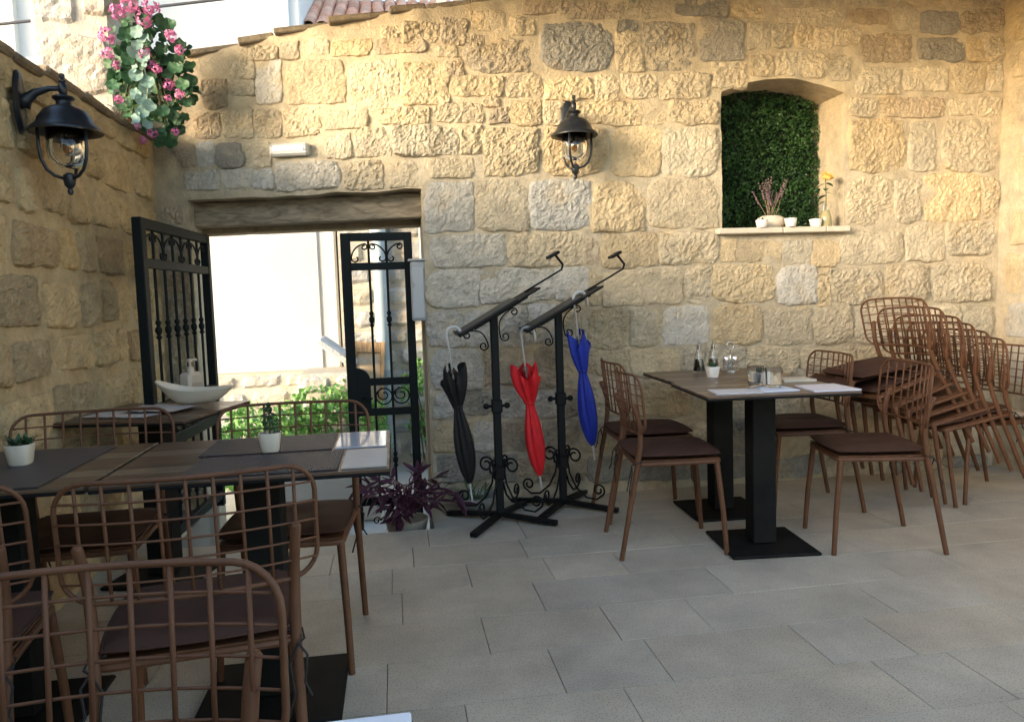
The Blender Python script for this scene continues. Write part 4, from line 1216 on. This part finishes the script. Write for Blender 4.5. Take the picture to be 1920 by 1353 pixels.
# ------------------------------------------------------------------ umbrellas
def umbrella(name, top_, bottom, fab, m, label, flare, seed, hookdir=1):
    """top_: highest point of the hook; bottom: ferrule tip; fab: (start, end) of the cloth along the shaft"""
    T_ = Vector(top_); B_ = Vector(bottom)
    o = empty(name, B_, 0, label, 'umbrella', 'folded umbrellas on the stands')
    ax = (T_ - B_); L_ = ax.length; ax.normalize()
    sd_ = ax.orthogonal().normalized()
    X = Vector((1, 0, 0)); X = (X - ax * X.dot(ax)).normalized(); Y = ax.cross(X)
    M = Matrix((X, Y, ax)).transposed()
    r_ = .038
    pts = [(-r_ + 0, L_ - .045 - (fab[1]) if False else fab[1] * L_ - .02)]
    hook = [(0, 0, fab[1] * L_ - .05), (0, 0, L_ - r_ - .04), (0, 0, L_ - r_)]
    for k in range(1, 10):
        a = PI - PI * k / 9
        hook.append((r_ + r_ * math.cos(a), 0, L_ - r_ + r_ * math.sin(a)))
    hook += [(2 * r_, 0, L_ - r_ - .03), (2 * r_, 0, L_ - r_ - .045)]
    b = MB(); b.tube([M @ Vector((p[0] * hookdir, p[1], p[2])) for p in hook], [.0055] * 2 + [.0095] * (len(hook) - 2), 10)
    b.build('handle', SILVER, o, smooth=True)
    b = MB(); b.tube([M @ Vector((0, 0, 0)), M @ Vector((0, 0, fab[0] * L_ + .03))], [.0045, .0062], 8); b.build('ferrule', SILVER, o, auto=40)
    # cloth: pleated sleeve
    n_ = 48; z0_, z1_ = fab[0] * L_, fab[1] * L_
    V = []; F = []; rows = 30
    rn = random.Random(seed)
    ph = [rn.uniform(-.6, .6) for _ in range(8)]
    for j in range(rows + 1):
        t = j / rows
        # radius from tip to handle end
        if t < .68: base = .012 + .036 * math.sin(PI * min(t / .80, 1) * .62) * (t / .68) ** .25
        else: base = 0
        belly = .010 + .034 * math.sin(PI * (t / .74) ** .75) if t < .74 else .02
        if t >= .66:
            u = (t - .66) / .34
            belly = max(.018, belly if t < .70 else 0) + (flare - .02) * math.sin(PI * min(1, u * .62)) ** 1.1
        cl = .25 + .75 * t
        for k in range(n_):
            a = 2 * PI * k / n_
            tw = a + t * .5
            pl = 1 + (.26 * cl) * math.cos(8 * tw + ph[k * 8 // n_ % 8] * .8) + .10 * math.cos(3 * tw + seed)
            if t > .7: pl += .35 * ((t - .7) / .3) * math.cos(4 * a + seed * 2)
            rr = belly * pl
            z = z0_ + (z1_ - z0_) * t
            if t > .86: z += .05 * ((t - .86) / .14) * (math.cos(3 * a + seed) - .2) * 1.0
            V.append(M @ Vector((rr * math.cos(a) * 1.1, rr * math.sin(a), z)))
    for j in range(rows):
        for k in range(n_):
            F.append((j * n_ + k, j * n_ + (k + 1) % n_, j * n_ + n_ + (k + 1) % n_, j * n_ + n_ + k))
    b = MB(); b.add(V, F); cn = b.build('canopy', m, o, smooth=True)
    zt = z0_ + (z1_ - z0_) * .69
    b = MB(); b.tube([M @ Vector((.024 * math.cos(2 * PI * k / 16), .022 * math.sin(2 * PI * k / 16), zt)) for k in range(16)], .007, 6, True); b.build('strap', m, cn, smooth=True)
    b = MB()
    for k in range(8):
        a = 2 * PI * k / 8 + .2
        b.tube([M @ Vector((.010 * math.cos(a), .010 * math.sin(a), z1_ - .02)), M @ Vector((.016 * math.cos(a), .016 * math.sin(a), z1_ + rn.uniform(.0, .018)))], .0022, 5)
    b.build('rib_tips', CHROME, o)['kind'] = 'stuff'
    return o
def cloth(n, c): 
    m = mat(n, c, .55, bump=.6, bscale=38, bdist=.005, spec=.4, var=.12, vscale=12)
    m.node_tree.nodes['Principled BSDF'].inputs['Sheen Weight'].default_value = .04
    return m
umbrella('umbrella', (.268, 4.16, 1.085), (.381, 4.20, .124), (.11, .76), cloth('black cloth', (.004, .004, .005)), 'folded black umbrella hooked on the stand nearest the gate', .052, 1)
umbrella('umbrella', (.695, 4.32, 1.062), (.795, 4.34, .134), (.085, .75), cloth('red cloth', (.62, .012, .018)), 'folded red umbrella hooked between the two menu stands', .064, 2)
umbrella('umbrella', (1.008, 4.34, 1.250), (1.118, 4.36, .275), (.092, .745), cloth('blue cloth', (.012, .030, .30)), 'folded royal blue umbrella hooked on the right menu stand', .048, 3)

# ------------------------------------------------------------------ iron gates
def bez(c, r_, a0, a1, n_=14): return spiral(c[0], c[1], r_, r_, a0, a1, n_)
def gate(name, loc, rz, wd, zb, zt, label, nb_, rails, lock=None):
    """leaf in its own x-z plane, hinge at x = wd"""
    g_ = empty(name, loc, rz, label, 'gate', 'iron gate leaves')
    for x in (.03, wd - .025):
        b = MB(); b.cbox((x, 0, (zb + zt) / 2), (.058 if x < .1 else .05, .045, zt - zb), .004); b.build('stile', GATEI, g_)
    for (z, h) in rails:
        b = MB(); b.cbox((wd / 2, 0, z), (wd - .08, .038, h), .003); b.build('rail', GATEI, g_)
    xs = [.06 + (wd - .11) * (i + 1) / (nb_ + 1) for i in range(nb_)]
    for x in xs:
        b = MB(); b.tube([(x, 0, zb + .1), (x, 0, zt - .03)], .0075, 8); br = b.build('bar', GATEI, g_, auto=40)
        for zk in (1.135, .27):
            b = MB()
            b.lathe([(.008, -.05), (.014, -.042), (.014, -.036), (.008, -.03), (.0165, -.012), (.0165, .004), (.008, .016), (.014, .03), (.014, .036), (.008, .045)], 10, (x, 0, zk)); b.build('knuckle', GATEI, br, auto=40)
    # crown panel volutes
    edges = [.058] + xs + [wd - .05]
    zt1, zt0 = rails[0][0] - rails[0][1] / 2, rails[1][0] + rails[1][1] / 2
    for i in range(len(edges) - 1):
        a, c_ = edges[i], edges[i + 1]; hh = zt1 - zt0; m_ = (c_ - a)
        sgn = 1 if i % 2 == 0 else -1
        x_in, x_out = (a + .004, c_ - .006) if sgn > 0 else (c_ - .004, a + .006)
        pts = []
        # arch from lower volute up and over to upper volute
        low = spiral(x_in + sgn * .024, zt0 + .026, .010, .024, 420 if sgn > 0 else -240, 180 if sgn > 0 else 0)
        arc = []
        for k in range(1, 10):
            t = k / 10
            arc.append((x_in + sgn * (m_ - .01) * (1 - math.cos(PI / 2 * t)), zt0 + .03 + (hh - .045) * math.sin(PI / 2 * t)))
        hi = spiral(x_out - sgn * .020, zt1 - .035, .020, .008, 90, (90 - sgn * 400))
        b = MB(); b.tube([(x, 0, z) for (x, z) in low + arc + hi], .0048, 6); b.build('volute', GATEI, g_, smooth=True)
    # ring panel
    zr = (rails[2][0] + rails[3][0]) / 2; rr = min((rails[2][0] - rails[3][0]) / 2 - .022, .062)
    k0 = 1 if lock else 0
    for i in range(k0, len(edges) - 1):
        xm = (edges[i] + edges[i + 1]) / 2; r_ = min(rr, (edges[i + 1] - edges[i]) / 2 - .004)
        b = MB(); b.tube([(x, 0, z) for (x, z) in spiral(xm, zr, r_, r_, 0, 345, 24)], .0045, 6, True); b.tube([(x, 0, z) for (x, z) in spiral(xm, zr + .01, r_ * .9, r_ * .2, 100, 480, 18)], .0042, 6); b.build('ring', GATEI, g_, smooth=True)
    # bottom volutes
    for x in xs:
        b = MB()
        for sg in (-1, 1):
            b.tube([(xx, 0, z) for (xx, z) in spiral(x + sg * .026, zb + .05, .024, .008, 180 if sg > 0 else 0, 180 + sg * -420 if sg > 0 else 420)], .0045, 6)
        b.build('foot_volute', GATEI, g_, smooth=True)
    if lock:
        z0_, z1_ = lock
        V = []; n_ = 8
        out = [(.055, z0_)] + [(.055 + .085, z0_ + .02)] + [(.055 + .085, z0_ + .02 + (z1_ - z0_ - .1) * k / 3) for k in (1, 2, 3)] + [(.055 + .085 * math.cos(R(90 * k / 6)) if k else .14, z1_ - .08 + .08 * math.sin(R(90 * k / 6))) for k in range(1, 7)]
        V = [(x, -.02, z) for (x, z) in out] + [(x, .02, z) for (x, z) in out]
        q = len(out)
        F = [tuple(range(q)), tuple(2 * q - 1 - k for k in range(q))] + [(k, k + q, (k + 1) % q + q, (k + 1) % q) for k in range(q)]
        b = MB(); b.add(V, F); lp = b.build('lock_plate', GATEI, g_)
        b = MB(); b.tube([(.095, -.02, z0_ + .12), (.095, -.05, z0_ + .12), (.15, -.055, z0_ + .115)], .007, 8); b.build('handle', IRON, lp, smooth=True)
    return g_
RAILS = [(1.626, .048), (1.450, .045), (.752, .045), (.568, .045), (.015, .05)]
gate('iron_gate', (-.300, 4.80, 0), 0, .425, -.16, 1.65, 'narrow black iron gate leaf, closed, at the right of the doorway', 2, RAILS, (.54, .84))
lo = Vector((-1.165, 3.87, 0)); hi_ = Vector((-1.095, 4.93, 0))
dd = hi_ - lo
gate('iron_gate', lo, math.atan2(dd.y, dd.x), dd.length, .03, 1.665, 'wide black iron gate leaf swung open along the left wall', 6, [(1.641, .05), (1.455, .045), (.752, .045), (.568, .06), (.10, .05)])

# ------------------------------------------------------------------ lanterns
LAMPM = mat('black lantern enamel', (.014, .016, .020), .35, bump=.15, bscale=60, bdist=.002)
BULB = mat('amber filament bulb', (.75, .42, .12), .1, trans=.8)
def make_lantern():
    """axis at the origin, top finial at z = 0, arm towards +y"""
    t = empty('wall_lantern')
    b = MB(); b.lathe([(0, 0), (.009, -.005), (.011, -.014), (.006, -.024), (.013, -.030), (.013, -.036), (.009, -.040), (.016, -.048), (.017, -.075), (.013, -.082), (.018, -.086), (.040, -.094), (.042, -.100), (.028, -.112), (.030, -.132), (.034, -.136)][::-1], 16)
    b.build('finial', LAMPM, t, auto=40)
    b = MB(); b.lathe([(.034, -.130), (.055, -.136), (.080, -.152), (.098, -.178), (.106, -.200), (.126, -.215), (.136, -.226), (.136, -.234), (.128, -.236), (.104, -.222), (.094, -.190), (.07, -.155), (.03, -.14)], 28); b.build('shade', LAMPM, t, auto=50)
    b = MB(); b.lathe([(.074, -.215), (.076, -.30), (.070, -.335), (.052, -.362), (.02, -.374), (0.0001, -.376)], 24)
    b.build('glass_globe', GLASS, t, smooth=True)
    b = MB(); b.lathe([(.015, -.20), (.015, -.235), (.018, -.24), (.034, -.262), (.038, -.285), (.030, -.315), (.012, -.332), (0.0001, -.334)], 16); b.build('bulb', BULB, t, smooth=True)
    for k in range(3):
        a = R(90 + 120 * k + 30)
        d = Vector((math.cos(a), math.sin(a), 0))
        prof = [(.100, -.218), (.100, -.30), (.094, -.345), (.078, -.382), (.052, -.405), (.022, -.414)]
        b = MB(); b.tube([d * r_ + Vector((0, 0, z)) for (r_, z) in prof], .0068, 8); b.build('cage_bar', LAMPM, t, smooth=True)
    b = MB(); b.lathe([(.012, -.392), (.022, -.400), (.024, -.415), (.020, -.440), (.014, -.448), (.008, -.454), (.012, -.464), (.008, -.476), (0, -.480)], 14); b.build('drop_finial', LAMPM, t, auto=40)
    b = MB(); b.tube([(0, 0, -.06), (0, .05, -.062), (0, .10, -.078), (0, .135, -.105), (0, .150, -.13)], [.010, .011, .016, .024, .030], 10)
    b.build('arm', LAMPM, t, smooth=True)
    V = []
    b = MB()
    prof = [(.0, .052, .125), (.006, .052, .125), (.014, .040, .110), (.018, .026, .085), (.018, .001, .001)]
    V = []; F = []; n_ = 24
    for (dy, hw, hh) in prof:
        for k in range(n_):
            a = 2 * PI * k / n_
            V.append((hw * math.cos(a), .165 - dy, -.115 + hh * math.sin(a)))
    for i in range(len(prof) - 1):
        for k in range(n_): F.append((i * n_ + (k + 1) % n_, i * n_ + k, i * n_ + n_ + k, i * n_ + n_ + (k + 1) % n_))
    b.add(V, F); b.build('wall_plate', LAMPM, t, auto=40)
    return t
l1 = make_lantern()
l1.location = (1.075, 4.478, 2.385)
tag(l1, 'black wall lantern on the back wall between the doorway and the niche', 'lantern', 'black wall lanterns')
l2 = copy_tree(l1)
l2.location = (-1.262, 3.40, 2.18); l2.rotation_euler = (0, 0, R(92))
tag(l2, 'black wall lantern on the left side wall, below the stone pillar', 'lantern', 'black wall lanterns')

# ------------------------------------------------------------------ small fixtures
em = empty('emergency_light', (-.565, 4.82, 2.145), R(-14.4), 'white emergency light box fixed above the doorway', 'light box')
b = MB(); b.cbox((0, 0, 0), (.235, .06, .072), .012); b.build('housing', PLASTW, em)
b = MB(); b.cbox((0, -.030, .004), (.19, .008, .030), .003); b.build('diffuser', mat('bluish diffuser', (.66, .72, .78), .3), em)
for (sx, sz) in ((-.1, .022), (.1, .022), (-.1, -.022), (.1, -.008)):
    b = MB(); b.cbox((sx, -.0305, sz), (.010, .003, .006), .001); b.build('screw_cover', mat('grey mark', (.25, .25, .26), .5), em)
eb = empty('electric_box', (.150, 4.735, 1.29), 0, 'grey electric meter box on the right jamb of the doorway', 'box')
b = MB(); b.cbox((0, 0, 0), (.085, .17, .35), .008); b.build('case', GREYP, eb)
b = MB(); b.cbox((-.004, -.088, -.01), (.07, .010, .30), .004); b.build('door', mat('grey box door', (.46, .46, .46), .5), eb)
b = MB(); b.cbox((-.03, -.097, .04), (.012, .01, .03), .002); b.build('latch', GREYP, eb)
b = MB(); b.cbox((0, -.03, .185), (.11, .12, .012), .003); b.build('cap', GREYP, eb)

# ------------------------------------------------------------------ niche
sh = empty('niche_shelf', (2.44, 4.66, 1.60), 0, 'cream stone shelf at the foot of the niche', 'shelf')
for (x0, x1) in ((-.44, -.02), (-.016, .27), (.274, .435)):
    b = MB(); b.cbox(((x0 + x1) / 2, .10, 0), (x1 - x0, .34, .036), .005); b.build('shelf_slab', mat('cream shelf stone', (.60, .53, .43), .6, var=.12, vscale=8, bump=.2, bscale=60), sh)
HG = leafmat('artificial box leaves', (.018, .055, .016), (.06, .14, .04), .4, .2)
hp = empty('hedge_panel', (2.44, 4.93, 1.62), 0, 'dark green artificial box hedge panel filling the niche', 'hedge panel')
b = MB(); b.box((-.02, .07, .42), (.82, .02, .9)); b.build('backing', mat('panel backing', (.008, .015, .008), .9), hp)
rs = random.Random(2)
pts = []
for k in range(9500):
    x = rs.uniform(-.40, .418); z = rs.uniform(0, .92)
    pts.append((x, .03 - .045 * (.5 + .5 * noise.noise(Vector((x * 14, z * 14, 0)))) * rs.uniform(.3, 1.3), z))
foliage(pts, .0105, rs, 'foliage', HG, hp, .75, .2)['kind'] = 'stuff'
NZT = 1.6185
def round_pot(name, loc, r_, h, m, label, lv):
    p = empty(name, loc, 0, label, 'plant pot', 'small white pots on the niche shelf')
    b = MB(); b.lathe([(r_ * .72, 0), (r_ * .8, .003), (r_, h * .9), (r_, h), (r_ * .9, h), (r_ * .88, h * .8), (0.0001, h * .8)], 18); b.build('pot', m, p, auto=45)
    for k in range(lv): put('leaf', sl, p, (rs.uniform(-.01, .01), rs.uniform(-.01, .01), h * .8), (R(rs.uniform(10, 65)), 0, k * 2.4), rs.uniform(.4, .75))
    return p
round_pot('small_pot', (2.285, 4.605, NZT), .038, .046, WCER, 'small white ribbed pot with greenery, leftmost on the niche shelf', 12)
round_pot('small_pot', (2.475, 4.60, NZT), .038, .052, WCER, 'small white pot with one sprout, before the oval vase', 6)
round_pot('small_pot', (2.665, 4.64, NZT), .040, .048, WCER, 'small white pot beside the rose vase on the niche shelf', 10)
ov = empty('lavender_vase', (2.395, 4.70, NZT), 0, 'oval cream vase of dried lavender on the niche shelf', 'vase')
b = MB(); b.lathe([(.055, 0), (.075, .006), (.095, .035), (.090, .065), (.060, .080), (.055, .080), (.05, .07), (0.0001, .07)], 24, sy=.45); b.build('vase', CERAM, ov, auto=45)
LAV = mat('dried lavender', (.16, .10, .11), .9, var=.3, vscale=60); LAVS = mat('dried stalk', (.25, .18, .12), .9)
for k in range(16):
    a = -.75 + 1.5 * k / 15 + rs.uniform(-.1, .1); L_ = rs.uniform(.15, .27)
    p0 = Vector((rs.uniform(-.03, .03), rs.uniform(-.01, .01), .07)); d = Vector((math.sin(a) * .75, rs.uniform(-.25, .1), 1)).normalized()
    b = MB(); b.tube([p0, p0 + d * L_ * .6], .0016, 5); stl = b.build('stalk', LAVS, ov)
    b = MB(); q = p0 + d * L_ * .55; n_ = 7
    for j in range(n_):
        c_ = q + d * (L_ * .5) * j / n_
        b.ball(c_ + Vector((rs.uniform(-.004, .004), rs.uniform(-.004, .004), 0)), .0072 * (1 - .35 * j / n_), 6, 4, (1, 1, 1.2))
    b.build('flower_spike', LAV, stl)
rv = empty('rose_vase', (2.742, 4.655, NZT), 0, 'olive glazed bottle vase with one yellow rose on the niche shelf', 'vase')
b = MB(); b.lathe([(.034, 0), (.037, .006), (.034, .06), (.024, .098), (.020, .102), (.018, .098), (0.0001, .095)], 22); b.build('vase', mat('olive glaze', (.34, .30, .16), .18), rv, auto=45)
b = MB(); b.tube([(.02, 0, .095), (.014, 0, .14), (-.014, 0, .14), (-.02, 0, .095)], .0022, 5); b.build('wire_handle', CHROME, rv)
b = MB(); b.tube([(0, 0, .09), (.006, .004, .18), (-.006, -.01, .30)], [.003, .0028, .003], 6); b.build('stem', mat('rose stem', (.05, .10, .03), .6), rv)
lf = leaf_mesh('rose_leaf', .06, .035, leafmat('rose leaf', (.03, .08, .025), (.05, .12, .04)), .2, .2)
for (zz, a, s_) in ((.27, 1.2, .9), (.275, -1.4, 1.0), (.24, 2.6, 1), (.20, .2, 1.1), (.215, -2.3, .9), (.16, 1.9, .9)):
    put('leaf', lf, rv, (0, 0, zz), (R(-10), 0, a), s_)
ROSE = leafmat('yellow rose petal', (.80, .52, .09), (.85, .66, .26), .5, .3)
pm = MB(); V = []; F = []
for j in range(6):
    for i in range(5):
        u, v = i / 4 - .5, j / 5
        wv_ = .030 * (.35 + 1.3 * v - .95 * v ** 3)
        V.append((u * wv_, -.013 * math.sin(v * 2.5) + .016 * (2 * u) ** 2 * v - (.006 * max(0, v - .7) / .3), v * .030))
for j in range(5):
    for i in range(4):
        p_ = j * 5 + i; F.append((p_, p_ + 1, p_ + 6, p_ + 5))
pm.add(V, F); pet = pm.mesh('petal', ROSE, True)
TILT = Matrix.Rotation(R(38), 4, 'X')
for k in range(26):
    t = k / 25; r_ = .001 + .011 * t
    Mk = Matrix.Translation((-.006, -.014, .296)) @ TILT @ Matrix.Rotation(k * 2.4, 4, 'Z') @ Matrix.Translation((0, -r_, .006 * (1 - t))) @ Matrix.Rotation(R(-6 + 34 * t), 4, 'X') @ Matrix.Scale(.75 + .55 * t, 4)
    o = put('petal', pet, rv); o.matrix_local = Mk

# ------------------------------------------------------------------ hanging geraniums in the corner
GER = leafmat('geranium leaf', (.035, .10, .045), (.075, .17, .08), .5, .2)
GERP = leafmat('pale trailing leaf', (.14, .26, .22), (.24, .36, .32), .5, .2)
PINK = leafmat('pink petals', (.58, .13, .36), (.74, .32, .54), .6, .3)
def round_leaf(name, m, r_=.05):
    n_ = 14; V = [(0, 0, 0)]; F = []
    for ring_ in (.55, 1.0):
        for k in range(n_):
            a = 2 * PI * (k + .5) / n_ + PI / 2
            rr = r_ * ring_ * (1 + .06 * math.sin(k * 3.1))
            if k in (0, n_ - 1): rr *= .78
            V.append((rr * math.cos(a), rr * math.sin(a), .34 * r_ * ring_ ** 2 * (.7 + .6 * math.sin(k * 2.3))))
    for k in range(n_):
        k2 = (k + 1) % n_
        F.append((0, 1 + k, 1 + k2))
        F.append((1 + k, 1 + n_ + k, 1 + n_ + k2, 1 + k2))
    q = MB(); q.add(V, F); return q.mesh(name, m, True)
gl = round_leaf('leaf', GER); gp_ = round_leaf('leaf', GERP, .034)
fh = MB(); rs = random.Random(8)
for k in range(60):
    d = Vector((rs.gauss(0, 1), rs.gauss(0, 1), rs.gauss(0, 1))).normalized()
    c_ = d * rs.uniform(.024, .040); a = d.orthogonal().normalized(); a.rotate(Matrix.Rotation(rs.uniform(0, 6.3), 3, d)); e = d.cross(a); s_ = rs.uniform(.011, .017)
    fh.add([c_ - a * s_ * .3, c_ + e * s_ * .8 + d * .006, c_ + a * s_ + d * .004, c_ - e * s_ * .8 + d * .006], [(0, 1, 2, 3)])
head = fh.mesh('flower_head', PINK, True)
# positions (x, z) in the plane y ~ 4.75
fl_ = empty('hanging_geranium', (-1.285, 4.72, 2.55), 0, 'pink flowering geranium hanging in the corner above the open gate', 'hanging plant')
b = MB(); b.lathe([(.09, -.10), (.12, 0), (.125, .02), (.11, .02), (0.0001, 0)], 18); b.build('pot', mat('dark pot', (.05, .035, .03), .8), fl_, auto=40)
b = MB(); b.tube([(.02, .02, .0), (.05, .10, .12), (.04, .30, .19)], .006, 6); b.build('hanger', IRON, fl_, smooth=True)
def inside(x, z):
    # outline of the plant: wide in the middle, ragged
    w_ = .20 * (1 - ((z + .02) / .40) ** 2) if abs(z + .02) < .40 else 0
    return abs(x - .02 + .05 * z) < w_ + .015
k = 0
while k < 280:
    x, z = rs.uniform(-.23, .25), rs.uniform(-.39, .30)
    if not inside(x, z): continue
    d = rs.uniform(-.17, .06)
    put('leaf', gl, fl_, (x, d, z), (R(rs.uniform(35, 105)), R(rs.uniform(-35, 35)), R(rs.uniform(-50, 50))), rs.uniform(.42, .8))
    k += 1
for k in range(16):
    t = k / 15
    put('leaf', gp_, fl_, (.00 + .035 * math.sin(k * 1.7), -.19 - .01 * math.cos(k), .16 - .48 * t), (R(80 + rs.uniform(-15, 15)), R(rs.uniform(-50, 50)), R(rs.uniform(-40, 40))), rs.uniform(.8, 1.15))
b = MB(); b.tube([(.0, -.12, .18), (.01, -.18, .05), (.03, -.185, -.12), (.0, -.18, -.32)], .003, 5); b.build('trailing_stem', mat('pale stem', (.30, .38, .28), .7), fl_, smooth=True)
for q_ in range(16):
    xe, ze = rs.uniform(-.17, .19), rs.uniform(-.34, .28)
    b = MB(); b.tube([(rs.uniform(-.05, .05), 0, .01), (xe * .5, -.12, .10 + ze * .4), (xe, -.15, ze)], [.005, .0038, .0025], 5); b.build('stem', STEM, fl_, smooth=True)
for (x, z, s_) in ((-.10, .27, 1.0), (-.03, .30, 1.1), (.03, .24, 1.15), (.07, .30, 1.1), (-.155, .14, 1.05), (-.16, .05, .85), (-.13, .0, .7), (-.01, .17, .6), (.16, .15, .8), (.20, .08, .65), (.02, .06, .85), (.045, .0, .7), (.085, -.03, .6),
                   (.13, -.10, .75), (-.12, -.19, .6), (.19, -.16, .65), (.13, -.18, .45), (-.035, -.33, .5), (.03, -.36, .7), (.16, -.36, .5), (-.02, -.40, .55)):
    put('flower_head', head, fl_, (x, -.17 + rs.uniform(-.03, .02), z), (rs.uniform(0, 6), rs.uniform(0, 6), 0), s_)

# ------------------------------------------------------------------ plants by the step
PURP = leafmat('purple heart leaf', (.055, .016, .038), (.10, .038, .055), .4, .2)
pl_ = empty('purple_plant', (.02, 4.42, -.17), 0, 'purple leaved trailing plant in a cream pot on the step by the gate', 'potted plant')
b = MB(); b.lathe([(.08, 0), (.09, .01), (.12, .15), (.125, .17), (.115, .17), (.11, .15), (0.0001, .15)], 22); b.build('pot', mat('sand pot', (.42, .36, .27), .7), pl_, auto=45)
pls = [leaf_mesh('leaf', .135, .036, PURP, .45, b_) for b_ in (.15, .45, -.1)]
rs = random.Random(6)
for k in range(34):
    a = rs.uniform(0, 6.28); L_ = rs.uniform(.08, .34); h = rs.uniform(-.02, .22)
    if math.cos(a) > .2 and rs.random() < .3: L_ += .12
    tip = Vector((math.cos(a) * L_, math.sin(a) * L_ * .6 - .03, .20 + h))
    if tip.x > .02 and tip.y > .1: tip.y = .08
    mid = Vector((tip.x * .45, tip.y * .45, .21 + h * .7 + .03))
    b = MB(); b.tube([(0, 0, .17), mid, tip], [.004, .0038, .003], 5); st_ = b.build('stem', mat('purple stem', (.10, .03, .06), .6) if k == 0 else bpy.data.materials['purple stem'], pl_)
    for j in range(5):
        t = .35 + .65 * j / 4
        p = mid.lerp(tip, t) if t > .4 else Vector((0, 0, .18)).lerp(mid, t * 2)
        put('leaf', rs.choice(pls), st_, p, (R(rs.uniform(-35, 45)), R(rs.uniform(-40, 40)), a - PI / 2 + rs.choice((-.9, .9, 0, .4)) + rs.uniform(-.3, .3)), rs.uniform(.6, 1.05))
bp_ = empty('bowl_planter', (.43, 4.50, 0), 0, 'grey bowl planter with spiky grass behind the black umbrella', 'potted plant')
b = MB(); b.lathe([(.06, 0), (.08, .008), (.125, .06), (.135, .085), (.125, .085), (.11, .06), (0.0001, .055)], 22); b.build('bowl', mat('grey stoneware', (.40, .39, .38), .5, var=.15, vscale=12), bp_, auto=45)
GRS = leafmat('grass blade', (.06, .13, .04), (.13, .22, .08)); gb = leaf_mesh('blade', .17, .010, GRS, .2, .35)
for k in range(46):
    put('blade', gb, bp_, (rs.uniform(-.06, .06), rs.uniform(-.06, .06), .05), (R(rs.uniform(20, 80)), 0, rs.uniform(0, 6.28)), rs.uniform(.6, 1.15))
